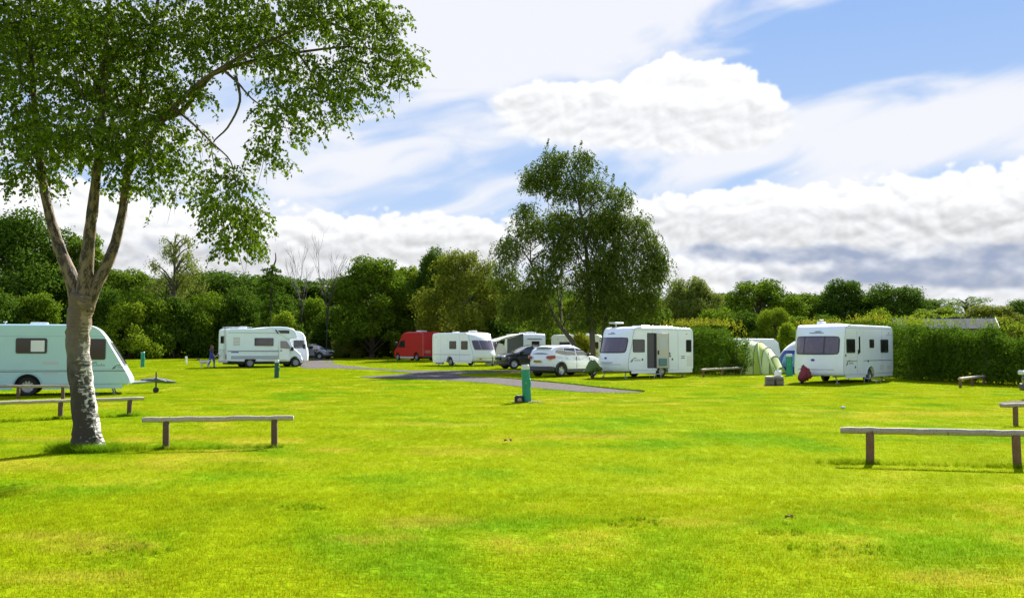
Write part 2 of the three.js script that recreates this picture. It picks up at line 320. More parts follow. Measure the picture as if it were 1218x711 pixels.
// ------------------------------------------------------------------ grass blades on the turf, tile by tile
function bladeTile(size, count, w, h0, h1, seed, quads) {
  const r = rngOf(seed), pos = [], col = [], idx = [];
  for (let k = 0; k < count; k++) {
    const x = (r() - 0.5) * size, z = (r() - 0.5) * size, a = r() * Math.PI * 2, h = mix(h0, h1, r()), lean = (0.2 + 0.7 * r()) * h, b = r() * 6.28;
    const lx = Math.cos(b) * lean, lz = Math.sin(b) * lean, wx = Math.cos(a) * w / 2, wz = Math.sin(a) * w / 2, n = pos.length / 3;
    const t = 0.72 + 0.5 * r(), yel = r() < 0.14 ? 1.5 : 1, c = [t * yel, t * (yel > 1 ? 1.1 : 1), t * (yel > 1 ? 3 : 1)];
    if (quads) { pos.push(x - wx, -0.004, z - wz, x + wx, -0.004, z + wz, x + wx * 0.7 + lx * 0.35, h * 0.6, z + wz * 0.7 + lz * 0.35, x - wx * 0.7 + lx * 0.35, h * 0.6, z - wz * 0.7 + lz * 0.35, x + lx, h, z + lz); idx.push(n, n + 1, n + 2, n, n + 2, n + 3, n + 3, n + 2, n + 4); for (let q = 0; q < 5; q++) col.push(...c); }
    else { pos.push(x - wx, -0.01, z - wz, x + wx, -0.01, z + wz, x + lx, h, z + lz); idx.push(n, n + 1, n + 2); for (let q = 0; q < 3; q++) col.push(...c); }
  }
  const g = new THREE.BufferGeometry(); g.setAttribute('position', new THREE.Float32BufferAttribute(pos, 3)); g.setAttribute('color', new THREE.Float32BufferAttribute(col, 3)); g.setIndex(idx); return g;
}
const bladeMat = phys(lin(1.22, 1.22, 1.22), { vertexColors: true, roughness: 0.96, transmission: 0.45, thickness: 0, specularIntensity: 0.02, side: THREE.DoubleSide });
{
  const rings = [[5.4, 11, 0.16, 150, 0.0036, 0.014, 0.034, true], [11, 19, 0.26, 260, 0.0052, 0.014, 0.034, false], [19, 34, 0.5, 420, 0.009, 0.014, 0.034, false], [34, 62, 1.0, 700, 0.018, 0.014, 0.038, false], [62, 128, 2.2, 1200, 0.036, 0.015, 0.045, false]];
  const r = rngOf(77), m4 = new THREE.Matrix4(), q = new THREE.Quaternion(), e = new THREE.Euler(), c = new THREE.Color(), o = [0, 0, 0];
  rings.forEach(([d0, d1, s, count, w, h0, h1, quads], k) => {
    const list = [];
    for (let d = d0; d < d1; d += s) { const half = 0.56 * d + 2.2; for (let x = -half; x < half; x += s) { const X = x + (r() - 0.5) * s * 0.5, Z = -d - s / 2 + (r() - 0.5) * s * 0.5; if (d > 28 && onGravel(X, Z)) continue; list.push([X, Z]); } }
    const im = new THREE.InstancedMesh(bladeTile(s * 1.15, count, w, h0, h1, 100 + k, quads), bladeMat, list.length);
    list.forEach(([x, z], i) => {
      const big = 0.95 + 0.3 * fbm(noiseB, x * 0.8, z * 0.8, 2);
      m4.compose(V(x, gy(z), z), q.setFromEuler(e.set(0, Math.floor(r() * 4) * Math.PI / 2 + (r() - 0.5) * 0.4, 0)), V(1, big, 1)); im.setMatrixAt(i, m4);
      turf(x, z, o); const v = 0.92 + 0.16 * r(); im.setColorAt(i, c.setRGB(o[0] * v, o[1] * v, o[2] * v));
    });
    im.name = numbered('grass'); im.receiveShadow = true; scene.add(im); tag(im, ['short mown grass blades nearest the two log rails', 'short mown grass blades around the birch and log rails', 'short mown grass blades around the green bollard', 'short mown grass blades in front of the caravans', 'short mown grass blades reaching back to the wood'][k], 'grass', null, 'stuff');
  });
}
// longer tufts left by the mower round posts and the birch
function tuftField(name, label, spots, h, w, seed) {
  const r = rngOf(seed), list = [];
  for (const [x, z, rad, n] of spots) for (let k = 0; k < n; k++) { const a = r() * 6.28, d = rad * Math.sqrt(r()); list.push([x + Math.cos(a) * d * 1.5, z + Math.sin(a) * d]); }
  const im = new THREE.InstancedMesh(bladeTile(0.07, 16, w, h * 0.5, h, seed, true), bladeMat, list.length), m4 = new THREE.Matrix4(), q = new THREE.Quaternion(), e = new THREE.Euler(), c = new THREE.Color(), o = [0, 0, 0];
  list.forEach(([x, z], i) => { m4.compose(V(x, gy(z), z), q.setFromEuler(e.set(0, r() * 6.28, 0)), V(1, 0.6 + 0.6 * r(), 1)); im.setMatrixAt(i, m4); turf(x, z, o); im.setColorAt(i, c.setRGB(mix(o[0], 0.09, 0.45), mix(o[1], 0.19, 0.45), mix(o[2], 0.004, 0.45))); });
  im.name = numbered(name); scene.add(im); tag(im, label, 'grass', null, 'stuff');
}
console.log('grass done');

// ------------------------------------------------------------------ trees
const leafMat = (r, g, b, through = 0.4) => phys(lin(r, g, b), { vertexColors: true, roughness: 0.95, transmission: through, thickness: 0, specularIntensity: 0.08, side: THREE.DoubleSide });
const barkMat = std(lin(0.085, 0.068, 0.05), 0.9);
// leaves: each a folded rhomb; spots = [x, y, z, nx, ny, nz, size]
function leaves(spots, seed, spread = 0.3, droop = 0) {
  const r = rngOf(seed), n = spots.length, pos = new Float32Array(n * 12), col = new Float32Array(n * 12), idx = new Uint32Array(n * 6);
  const N = V(0, 0, 0), T = V(0, 0, 0), B = V(0, 0, 0);
  for (let k = 0; k < n; k++) {
    const [x, y, z, nx, ny, nz, s] = spots[k];
    N.set(nx + (r() - 0.5) * 1.7, ny + (r() - 0.5) * 1.7, nz + (r() - 0.5) * 1.7).normalize();
    T.set(r() - 0.5, r() - 0.5 - droop, r() - 0.5); T.addScaledVector(N, -T.dot(N)).normalize(); B.crossVectors(N, T);
    const L = s * (0.75 + 0.5 * r()), w = L * 0.36, p = 12 * k, f = 0.12 * L;
    pos[p] = x; pos[p + 1] = y; pos[p + 2] = z;
    pos[p + 3] = x + T.x * L * 0.45 + B.x * w + N.x * f; pos[p + 4] = y + T.y * L * 0.45 + B.y * w + N.y * f; pos[p + 5] = z + T.z * L * 0.45 + B.z * w + N.z * f;
    pos[p + 6] = x + T.x * L; pos[p + 7] = y + T.y * L; pos[p + 8] = z + T.z * L;
    pos[p + 9] = x + T.x * L * 0.45 - B.x * w + N.x * f; pos[p + 10] = y + T.y * L * 0.45 - B.y * w + N.y * f; pos[p + 11] = z + T.z * L * 0.45 - B.z * w + N.z * f;
    const t = 1 + (r() - 0.5) * 2 * spread, ye = 1 + 0.35 * Math.max(0, r() - 0.6);
    for (let q = 0; q < 4; q++) { col[p + 3 * q] = t * ye; col[p + 3 * q + 1] = t; col[p + 3 * q + 2] = t * 0.9; }
    idx.set([4 * k, 4 * k + 1, 4 * k + 2, 4 * k, 4 * k + 2, 4 * k + 3], 6 * k);
  }
  const g = new THREE.BufferGeometry(); g.setAttribute('position', new THREE.BufferAttribute(pos, 3)); g.setAttribute('color', new THREE.BufferAttribute(col, 3)); g.setIndex(new THREE.BufferAttribute(idx, 1)); return g;
}
// leaf spots spread through clumps [x, y, z, rx, ry, rz]; most near the clump's skin and on its upper side
function clumpSpots(clumps, count, size, seed, hang = 0, core = 0.45) {
  const r = rngOf(seed), w = clumps.map(c => Math.pow(c[3] * c[4] * c[5], 0.72)), tot = w.reduce((a, b) => a + b, 0), out = [];
  clumps.forEach((c, i) => {
    const n = Math.round(count * w[i] / tot);
    for (let k = 0; k < n; k++) {
      const u = 2 * r() - 1, a = r() * 6.2832, s = Math.sqrt(1 - u * u), nx = s * Math.cos(a), ny = u, nz = s * Math.sin(a);
      const lump = 0.84 + 0.32 * noiseA(nx * 2.1 + i * 3.7, ny * 2.1 + nz * 1.7) + 0.14 * noiseB(nx * 5 + i, ny * 5 - nz * 4);
      const rad = lump * (core + (1 - core) * Math.pow(r(), 0.45)) * (r() < 0.06 ? 1.16 : 1);
      const x = c[0] + nx * c[3] * rad, z = c[2] + nz * c[5] * rad, y = c[1] + ny * c[4] * rad;
      if (!hang || r() > 0.6) out.push([x, y, z, nx * 0.6, ny * 0.6 + 0.25, nz * 0.6, size]);
      else { const len = hang * (0.3 + 0.7 * r()), m = hang > 0.8 ? 9 : 5; for (let q = 0; q < m; q++) { const t = q / m; out.push([x + (r() - 0.5) * size * 1.6 + nx * 0.2 * len * t, y - len * t, z + (r() - 0.5) * size * 1.6 + nz * 0.2 * len * t, nx * 0.5, 0.1, nz * 0.5, size]); } k += m - 1; }
    }
  });
  return out;
}
// drooping sprays: twigs that hang from points in the clumps, with leaves set along them
function sprays(clumps, count, l0, l1, gap, size, seed, wind = 0, droop = 0.2, out = 0.9, rise = 0.25) {
  const r = rngOf(seed), w = clumps.map(c => Math.pow(c[3] * c[4] * c[5], 0.72)), tot = w.reduce((a, b) => a + b, 0), spots = [], pos = [], idx = [];
  clumps.forEach((c, i) => {
    const n = Math.max(2, Math.round(count * w[i] / tot));
    for (let k = 0; k < n; k++) {
      const u = 2 * r() - 1, a = r() * 6.2832, q = Math.sqrt(1 - u * u), rad = Math.pow(r(), 0.5), nx = q * Math.cos(a), nz = q * Math.sin(a);
      let x = c[0] + nx * rad * c[3], y = c[1] + (u * rad * 0.9 + 0.12) * c[4], z = c[2] + nz * rad * c[5];
      const len = mix(l0, l1, r() * r()), steps = Math.max(3, Math.round(len / gap)); let dx = nx * out + wind + (r() - 0.5) * 0.6, dy = rise - 0.5 * r(), dz = nz * out + (r() - 0.5) * 0.6;
      const b = pos.length / 3, th = 0.0022 + 0.0012 * len;
      for (let s = 0; s <= steps; s++) {
        const l = Math.hypot(dx, dy, dz); dx /= l; dy /= l; dz /= l;
        pos.push(x - th, y, z, x + th, y, z + th * 0.5); if (s) idx.push(b + 2 * s - 2, b + 2 * s - 1, b + 2 * s, b + 2 * s - 1, b + 2 * s + 1, b + 2 * s);
        if (s) for (let m = r() < 0.35 ? 2 : 1; m > 0; m--) spots.push([x + (r() - 0.5) * size * 0.7, y + (r() - 0.5) * size * 0.5, z + (r() - 0.5) * size * 0.7, nx * 0.35, 0.25, nz * 0.35, size * (0.6 + 0.7 * r())]);
        x += dx * gap; y += dy * gap; z += dz * gap; dy -= droop; dx *= 0.95; dz *= 0.95; dx += wind * 0.06;
      }
    }
  });
  const g = new THREE.BufferGeometry(); g.setAttribute('position', new THREE.Float32BufferAttribute(pos, 3)); g.setIndex(idx); return { spots, twigs: g };
}
// a broad-leaved tree in its own axes, height 1 wide 1: returns trunk and crown
function broadTree(seed, { h = 10, w = 7, bole = 0.22, clumps = 20, count = 12000, size = 0.3, hang = 0, top = 0.5, core = 0.5, airy = 1, low = 0.12 }) {
  const r = rngOf(seed), list = [], limbs = [], base = h * bole;
  limbs.push(tube(curve([V(0, -0.2, 0), V(0.05 * w * (r() - 0.5), base, 0.03 * w), V(0.12 * w * (r() - 0.5), h * 0.55, 0), V(0, h * 0.86, 0)], 9), [0.036, 0.03, 0.027, 0.024, 0.02, 0.017, 0.013, 0.009, 0.006, 0.003].map(q => q * h), 7));
  for (let k = 0; k < clumps; k++) {
    const t = (k + 0.5) / clumps, y = mix(base + low * h, h * 0.93, Math.pow(t, 0.85)), f = Math.pow(Math.sin(Math.PI * Math.pow(clamp((y - base) / (h - base) * 0.93 + 0.04), top * 1.35)), 0.7);
    const a = k * 2.4 + r() * 1.1, rad = w / 2 * f * Math.sqrt(0.2 + 0.8 * r()) * 0.88, s = w * (0.085 + 0.125 * r() * r()) * (0.65 + 0.5 * f) * airy;
    const p = V(Math.cos(a) * rad, y, Math.sin(a) * rad);
    list.push([p.x, p.y, p.z, s * 1.15, s * 0.82, s * 1.15]);
    if (rad > 0.1 * w) limbs.push(tube(curve([V(0, Math.max(base * 0.8, y - rad * 0.9), 0), V(p.x * 0.5, y - rad * 0.28, p.z * 0.5), p], 5), [0.010, 0.008, 0.006, 0.005, 0.003, 0.002].map(q => q * h), 5));
  }
  return { trunk: join(limbs), crown: leaves(clumpSpots(list, count, size, seed + 1, hang, core), seed + 2, 0.34, hang ? 0.5 : 0) };
}
function place(kind, name, label, p, sx, sy, turn, mat, bark = barkMat, group, category = 'tree') {
  const t = thing(name, label, category, p, [1, 0], group); t.rotation.y = turn; t.scale.set(sx, sy, sx);
  part('trunk', kind.trunk, bark, t); const c = part('crown', kind.crown, mat, t); c.userData.kind = 'stuff'; return t;
}
// --- the birch that stands by itself near the log rails
{
  const D = 15.55, B = (px, py, dd = 0) => at(px, py, D + dd), foot = onGround(105, 535);
  const t = thing('birch_tree', 'three-stemmed silver birch with pale bark and drooping leafy branches beside log rail', 'tree', foot);
  const L = p => p.clone().sub(foot);
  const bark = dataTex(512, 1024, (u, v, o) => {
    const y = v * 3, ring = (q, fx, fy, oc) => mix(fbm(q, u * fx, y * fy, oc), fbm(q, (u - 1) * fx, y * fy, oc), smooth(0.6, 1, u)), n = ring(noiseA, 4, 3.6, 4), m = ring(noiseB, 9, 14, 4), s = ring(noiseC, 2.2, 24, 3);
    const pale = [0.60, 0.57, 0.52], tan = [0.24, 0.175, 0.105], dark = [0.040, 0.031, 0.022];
    const tanW = smooth(0.35, 0.75, v + n * 0.16), plate = smooth(-0.14, 0.12, n * 0.6 + m * 0.5 + (0.40 - v) * 0.2 + 0.08 + 0.42 * Math.cos((u - 0.82) * 6.2832)), band = smooth(0.2, 0.45, s) * 0.75 + (Math.abs(y - 1.52 - 0.04 * n) < 0.1 ? 0.8 : 0) * smooth(-0.3, 0.2, m);  // dark bark plates, crowded to the left so the trunk's shade is painted in
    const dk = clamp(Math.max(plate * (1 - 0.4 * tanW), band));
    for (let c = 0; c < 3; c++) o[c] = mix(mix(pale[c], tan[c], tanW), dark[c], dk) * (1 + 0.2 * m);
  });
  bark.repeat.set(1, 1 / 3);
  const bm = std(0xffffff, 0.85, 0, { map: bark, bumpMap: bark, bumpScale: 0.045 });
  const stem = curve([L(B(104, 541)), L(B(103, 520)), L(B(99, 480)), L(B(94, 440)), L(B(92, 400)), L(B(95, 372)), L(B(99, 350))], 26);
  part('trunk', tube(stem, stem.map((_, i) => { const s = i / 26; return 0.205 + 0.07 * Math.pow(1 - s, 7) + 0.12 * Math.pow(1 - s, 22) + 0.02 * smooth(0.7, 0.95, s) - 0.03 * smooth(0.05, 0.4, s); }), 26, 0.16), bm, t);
  const limbBark = dataTex(256, 512, (u, v, o) => {
    const n = tile(noiseA, u, v, 5), m = tile(noiseB, u, v, 16), s = tile(noiseC, u * 0.999, v, 7) * 0.4 + tile(noiseA, v, u, 30) * 0.6, dk = clamp(smooth(-0.25, 0.35, n * 0.7 + m * 0.5) + 0.6 * smooth(0.3, 0.6, s));
    o[0] = mix(0.19, 0.04, dk) * (1 + 0.25 * m); o[1] = mix(0.138, 0.03, dk) * (1 + 0.25 * m); o[2] = mix(0.085, 0.021, dk) * (1 + 0.25 * m);
  });
  limbBark.repeat.set(1, 0.7);
  const limbMat = std(0xffffff, 0.85, 0, { map: limbBark, bumpMap: limbBark, bumpScale: 0.03 });
  const paths = [
    [[96, 372, 0], [86, 335, 0.05], [72, 300, 0.1], [60, 262, 0.15], [50, 215, 0.2], [44, 160, 0.3], [38, 90, 0.4], [34, 0, 0.5], [30, -120, 0.5]],
    [[99, 370, 0], [102, 320, -0.05], [107, 270, -0.1], [113, 220, -0.15], [119, 160, -0.2], [124, 80, -0.2], [130, -20, -0.1], [134, -140, 0]],
    [[100, 368, 0], [113, 340, 0.02], [131, 305, 0.1], [143, 262, 0.2], [150, 215, 0.25], [158, 160, 0.3], [170, 90, 0.3], [186, 10, 0.3], [196, -90, 0.3]],
  ].map(l => curve(l.map(a => L(B(...a))), 30));
  const girth = [[0.125, 0.135], [0.125, 0.14], [0.11, 0.12]];
  paths.forEach((p, k) => part('limb', tube(p, p.map((_, i) => { const s = i / 30; return mix(girth[k][0], 0.02, Math.pow(s, 0.85)) + 0.03 * Math.pow(1 - s, 8); }), 14, 0.14), limbMat, t));
  const boughs = [
    [[152, 205, 0.25], [180, 160, 0.1], [206, 128, 0], [240, 96, -0.1], [278, 72, -0.1], [325, 46, 0], [385, 24, 0.1], [440, 14, 0.1]],
    [[160, 150, 0.3], [190, 140, 0.4], [214, 134, 0.5], [250, 90, 0.5], [302, 72, 0.4], [370, 60, 0.3], [430, 56, 0.2], [485, 74, 0.2]],
    [[206, 128, 0], [228, 146, -0.2], [252, 170, -0.3], [274, 192, -0.5], [282, 230, -0.7]],
    [[262, 80, -0.1], [282, 98, 0], [300, 118, 0], [318, 130, 0]], [[280, 90, 0], [285, 120, 0.1], [270, 152, 0.1], [252, 172, 0.2], [258, 210, 0.2]],
    [[325, 46, 0], [350, 60, 0], [372, 90, 0.1], [382, 120, 0.1]], [[385, 24, 0.1], [420, 40, 0.1], [445, 66, 0.2]],
    [[119, 160, -0.2], [100, 120, -0.5], [80, 60, -0.8]], [[44, 160, 0.3], [20, 130, -0.2], [0, 110, -0.6]], [[124, 80, -0.2], [160, 40, -0.6], [210, 20, -0.9]], [[50, 215, 0.2], [30, 190, 0], [12, 180, -0.2]],
  ].map(l => curve(l.map(a => L(B(...a))), 16));
  boughs.forEach((p, k) => part('bough', tube(p, p.map((_, i) => mix(k < 2 ? 0.062 : 0.026, 0.006, i / 16)), 7, 0.08), limbMat, t));
  // clumps of leaf: px, py, half-width, half-height, depth
  const px = [[40, 20, 72, 58, 0], [112, 28, 80, 58, -0.6], [60, 98, 76, 60, -0.4], [140, 106, 62, 58, 0.5], [16, 160, 42, 52, 0], [100, 165, 72, 44, -0.8], [160, 178, 44, 42, -0.4], [28, 212, 34, 24, 0.2], [150, 220, 28, 18, 0.1], [188, 192, 24, 34, 0], [60, 170, 40, 40, 0.8], [204, 60, 56, 52, 0], [250, 24, 64, 42, 0.3], [325, 18, 70, 34, 0], [398, 18, 56, 28, 0.1], [352, 88, 36, 36, 0.1], [384, 118, 30, 40, 0.1], [338, 142, 30, 40, 0], [318, 186, 16, 26, 0.1], [262, 212, 26, 24, -0.6], [272, 252, 31, 35, -0.8], [288, 292, 20, 26, -0.9], [278, 275, 26, 30, -0.6], [440, 62, 38, 34, 0.1], [478, 78, 22, 36, 0.2], [420, 104, 26, 34, 0.1], [232, 168, 12, 20, 0], [205, 228, 10, 18, 0], [300, 60, 44, 30, 0.4], [250, 245, 14, 30, 0.1], [445, 20, 34, 20, 0.1],
    [90, 50, 60, 40, 0.9], [0, 60, 50, 60, 0.6], [218, 110, 22, 26, 0.1], [180, 130, 30, 36, 0.2]];
  const out = [[60, -80, 110, 80, 0], [170, -90, 110, 80, 0], [290, -60, 90, 60, 0], [400, -40, 60, 36, 0], [-60, 60, 80, 90, 0], [-60, -40, 80, 80, 0], [-50, 170, 60, 50, 0], [110, -190, 120, 80, 0]];
  const toM = list => list.map(([x, y, a, b, dd]) => { const p = L(B(x, y, dd)), s = (D + dd) / F; return [p.x, p.y, p.z, a * s, b * s, Math.min(1.5, 0.35 + a * s * 0.75)]; });
  const sp = sprays(toM(px), 7000, 0.18, 0.62, 0.044, 0.066, 401, 0.1, 0.14), spots = sp.spots.concat(clumpSpots(toM(out), 24000, 0.07, 402, 0.4, 0.2));
  const crown = part('crown', leaves(spots, 403, 0.45, 0.8), leafMat(0.108, 0.176, 0.010, 0.38), t); crown.userData.kind = 'stuff';
  const r = rngOf(404), twigs = [];                                   // fine hanging twigs
  for (const c of toM(px)) for (let k = 0; k < 3; k++) { const a = V(c[0] + (r() - 0.5) * 1.5 * c[3], c[1] + (0.1 + 0.7 * r()) * c[4], c[2] + (r() - 0.5) * c[5]), b = a.clone().add(V((r() - 0.5) * 0.4, -0.25 - 0.5 * r(), (r() - 0.5) * 0.3)); twigs.push(tube([a, a.clone().lerp(b, 0.5).add(V(0.05 * (r() - 0.5), 0.04, 0)), b], [0.006, 0.005, 0.002], 3)); }
  const tw = part('twigs', twigs, std(lin(0.06, 0.035, 0.022), 0.8), t); tw.userData.kind = 'stuff';
  part('spray_twigs', sp.twigs, std(lin(0.06, 0.035, 0.022), 0.8, 0, { side: THREE.DoubleSide }), t).userData.kind = 'stuff';
  tuftField('grass_tuft', 'longer grass tufts round the foot of the birch', [[foot.x + 0.05, foot.z + 0.2, 0.38, 330], [foot.x + 0.5, foot.z + 0.1, 0.3, 90], [foot.x - 0.3, foot.z + 0.1, 0.25, 120], [foot.x + 0.02, foot.z + 0.36, 0.2, 160]], 0.17, 0.005, 410);
}
// --- the tall birch behind the open-doored caravan
{
  const D = 67, B = (px, py, dd = 0) => at(px, py, D + dd), foot = ground(706, D);
  const t = thing('birch_tree', 'tall wind-tossed birch rising high above the white caravans', 'tree', foot), L = p => p.clone().sub(foot);
  const bm = std(lin(0.11, 0.09, 0.07), 0.9);
  const trunk = [[[706, 440], [704, 390], [700, 330], [694, 270], [682, 215], [664, 180]], [[716, 440], [719, 390], [722, 345], [732, 300], [740, 262]], [[698, 440], [682, 408], [664, 384], [645, 345], [630, 310], [620, 296]], [[704, 395], [708, 420], [700, 438]]].map(l => curve(l.map(a => L(B(...a))), 14));
  part('trunk', trunk.slice(0, 3).map((p, k) => tube(p, p.map((_, i) => mix([0.24, 0.2, 0.2][k], 0.03, i / 14)), 8, 0.1)), bm, t);
  const px = [[660, 190, 20, 14, 0], [694, 194, 17, 20, 0.5], [648, 208, 28, 19, 0], [634, 218, 16, 14, 0.3], [668, 222, 24, 24, -0.5], [700, 226, 26, 26, 0.6], [734, 236, 20, 18, 0], [728, 262, 26, 24, 0.6], [630, 272, 24, 22, 0.4], [664, 276, 24, 26, -0.8], [700, 276, 26, 28, -0.4], [758, 268, 20, 18, 0], [772, 292, 18, 22, 0.4], [606, 296, 22, 20, 0], [784, 312, 16, 24, 0], [602, 330, 20, 28, 0.3], [740, 296, 26, 24, 0], [648, 328, 26, 30, -1], [700, 336, 34, 32, 0.2], [750, 332, 40, 34, -0.4], [640, 366, 24, 16, 0], [704, 368, 26, 18, 0.3], [756, 368, 26, 20, 0], [610, 374, 18, 14, 0.2], [650, 382, 24, 10, 0.6], [694, 386, 26, 9, 0.8], [738, 384, 26, 12, -0.6], [776, 362, 16, 20, 0.2], [776, 330, 18, 34, 0.4], [668, 262, 26, 20, 1], [718, 270, 26, 30, 1], [625, 250, 14, 14, 0], [628, 352, 24, 26, -0.6], [728, 352, 24, 30, -0.8], [604, 362, 14, 18, 0], [668, 300, 26, 22, -0.6], [720, 312, 26, 26, -0.9]];
  const clumps = px.map(([x, y, a, b, dd]) => { const p = L(B(x, y, dd)), s = D / F; return [p.x, p.y, p.z, a * s, b * s, 0.5 + a * s * 0.8]; });
  const sp2 = sprays(clumps, 4600, 0.4, 1.4, 0.085, 0.13, 421, 0.06, 0.16, 0.6, 0.15), spots = sp2.spots.concat(clumpSpots(clumps.map(c => [c[0], c[1], c[2], c[3] * 0.92, c[4] * 0.92, c[5] * 0.92]), 62000, 0.135, 424, 0.5, 0.3));
  const r = rngOf(423), tips = [];                                     // shoots tossed up by the wind along the top
  for (const [x, y] of [[653, 164], [661, 172], [692, 166], [699, 178], [684, 172], [714, 198], [730, 206], [744, 216], [626, 198], [634, 190], [764, 248], [782, 278], [792, 300], [676, 178], [668, 186], [596, 282], [606, 272], [722, 196], [752, 234], [640, 250]]) { const lean = 5 + 7 * r(), H = 30 + 16 * r(), z0 = (r() - 0.5) * 1.2; for (let k = 0; k < 110; k++) { const u = Math.pow(r(), 0.7), p = L(B(x + (r() - 0.5) * (11 - 9 * u) - lean * (1 - u), y + H * (1 - u), z0 + (r() - 0.5) * (0.7 - 0.5 * u))); tips.push([p.x, p.y, p.z, 0.3, 0, 0.3, 0.13]); } }
  const c = part('crown', leaves(spots.concat(tips), 422, 0.3, 0.9), leafMat(0.096, 0.146, 0.016), t); c.userData.kind = 'stuff';
  part('spray_twigs', sp2.twigs, std(lin(0.05, 0.035, 0.022), 0.8, 0, { side: THREE.DoubleSide }), t).userData.kind = 'stuff';
  const branches = clumps.map((c2, i) => { const s = trunk[i % 3][3 + i % 9]; return tube(curve([s, s.clone().lerp(V(c2[0], c2[1], c2[2]), 0.5).add(V(0, 0.5, 0)), V(c2[0], c2[1], c2[2])], 5), [0.06, 0.05, 0.04, 0.03, 0.02, 0.01], 4); });
  part('branches', branches, bm, t);
}
console.log('birches done');
// --- the wood behind the field and the trees behind the hedges
const M = { dark: leafMat(0.064, 0.124, 0.009), mid: leafMat(0.112, 0.186, 0.010), fresh: leafMat(0.165, 0.240, 0.012), olive: leafMat(0.150, 0.185, 0.016), pale: leafMat(0.160, 0.205, 0.034), yellow: leafMat(0.225, 0.240, 0.016), deep: leafMat(0.064, 0.124, 0.009) };
const K = {
  round: [broadTree(501, { h: 10, w: 8, bole: 0.05, clumps: 42, count: 28000, size: 0.2 }), broadTree(511, { h: 10, w: 9, bole: 0.04, clumps: 46, count: 30000, size: 0.2, top: 0.55 }), broadTree(521, { h: 10, w: 7.4, bole: 0.05, clumps: 38, count: 26000, size: 0.2, top: 0.45 })],
  weep: [broadTree(531, { h: 10, w: 7, bole: 0.08, clumps: 30, count: 34000, size: 0.15, hang: 1.5, top: 0.5, core: 0.3 }), broadTree(541, { h: 10, w: 7.5, bole: 0.08, clumps: 32, count: 34000, size: 0.15, hang: 1.2, core: 0.3 })],
  airy: [broadTree(551, { h: 12, w: 6.5, bole: 0.1, clumps: 44, count: 11000, size: 0.15, airy: 1.0, core: 0.0, hang: 0.6, top: 0.62 })],
  bush: [broadTree(561, { h: 4, w: 6, bole: 0.0, clumps: 22, count: 17000, size: 0.16, top: 0.36, airy: 1.25, low: 0.05 }), broadTree(571, { h: 4, w: 5.4, bole: 0.0, clumps: 20, count: 17000, size: 0.16, top: 0.3, airy: 1.3, low: 0.05 }), broadTree(581, { h: 4, w: 6.5, bole: 0.0, clumps: 24, count: 18000, size: 0.16, top: 0.4, airy: 1.2, low: 0.05 })],
};
const sizes = { round: [[10, 8], [10, 9], [10, 7.4]], weep: [[10, 7], [10, 7.5]], airy: [[12, 6.5]], bush: [[4, 6], [4, 5.4], [4, 6.5]] };
const treeRand = rngOf(600);
function tree(kind, v, name, label, pxc, top, wpx, d, mat, group, category = 'tree') {   // by where it stands, how high its top shows and how wide it is
  const p = ground(pxc, d), h = at(pxc, top, d).y - p.y, w = wpx / F * d * (kind === 'airy' ? 1 : 1.22), [kh, kw] = sizes[kind][v];
  const t = place(K[kind][v], name, label, p, w / kw, h / kh, treeRand() * 6.28, mat, barkMat, group, category);
  return t;
}
// left part of the wood
tree('round', 1, 'broadleaf_tree', 'tall dark tree behind the mint-white caravan roof', 22, 252, 130, 118, M.dark);
tree('round', 2, 'broadleaf_tree', 'mid green tree seen between the birch stems', 98, 272, 84, 122, M.mid);
tree('round', 0, 'broadleaf_tree', 'dark tree low behind the mint-white caravan nose', 150, 318, 84, 124, M.mid);
tree('airy', 0, 'ash_tree', 'thin airy yellow-green tree standing above the bushes', 206, 268, 72, 116, M.pale);
tree('round', 1, 'broadleaf_tree', 'dark broad tree behind the motorhome rear', 262, 322, 110, 128, M.dark);
tree('round', 2, 'broadleaf_tree', 'dark broad tree behind the motorhome cab', 320, 326, 96, 126, M.deep);
tree('round', 0, 'broadleaf_tree', 'dense round green tree beside the leafless tree', 442, 304, 92, 112, M.mid);
tree('round', 2, 'broadleaf_tree', 'fresh green tree tucked behind the red motorhome', 486, 312, 62, 118, M.fresh);
tree('weep', 0, 'birch_tree', 'olive green weeping birch behind the red motorhome', 552, 290, 96, 102, M.olive);
tree('round', 1, 'broadleaf_tree', 'dark oak crown showing beside the olive weeping birch', 518, 296, 60, 116, M.dark);
tree('round', 0, 'broadleaf_tree', 'green tree in shade under the tall birch', 618, 345, 90, 108, M.mid);
tree('round', 2, 'broadleaf_tree', 'bright green tree behind the tall birch stems', 690, 352, 90, 112, M.fresh);
tree('round', 1, 'broadleaf_tree', 'dark tree behind the white sport utility car', 655, 350, 80, 120, M.dark);
// right part
tree('weep', 1, 'willow_tree', 'pale green willow next to the tall birch', 818, 324, 92, 105, M.pale);
tree('round', 0, 'broadleaf_tree', 'broad oak with yellowish top behind the clipped hedge', 903, 331, 92, 112, M.mid);
tree('round', 1, 'broadleaf_tree', 'small fresh green tree in front of the broad oak', 922, 366, 44, 88, M.fresh);
tree('round', 2, 'broadleaf_tree', 'olive round tree behind the lime tent', 958, 346, 60, 118, M.mid);
tree('round', 0, 'broadleaf_tree', 'tall dark green tree above the caravan with red hitch cover', 1003, 331, 68, 116, M.deep);
tree('round', 1, 'broadleaf_tree', 'round mid green tree between red-covered caravan and shed roof', 1062, 338, 84, 114, M.dark);
tree('round', 2, 'broadleaf_tree', 'yellow-green low tree behind the shed roof', 1112, 364, 90, 105, M.fresh);
tree('airy', 0, 'ash_tree', 'thin distant tree with open crown beyond the shed', 1150, 348, 84, 165, M.mid);
tree('airy', 0, 'ash_tree', 'thin distant tree with open crown far behind the shed gable', 1118, 350, 60, 170, M.mid);
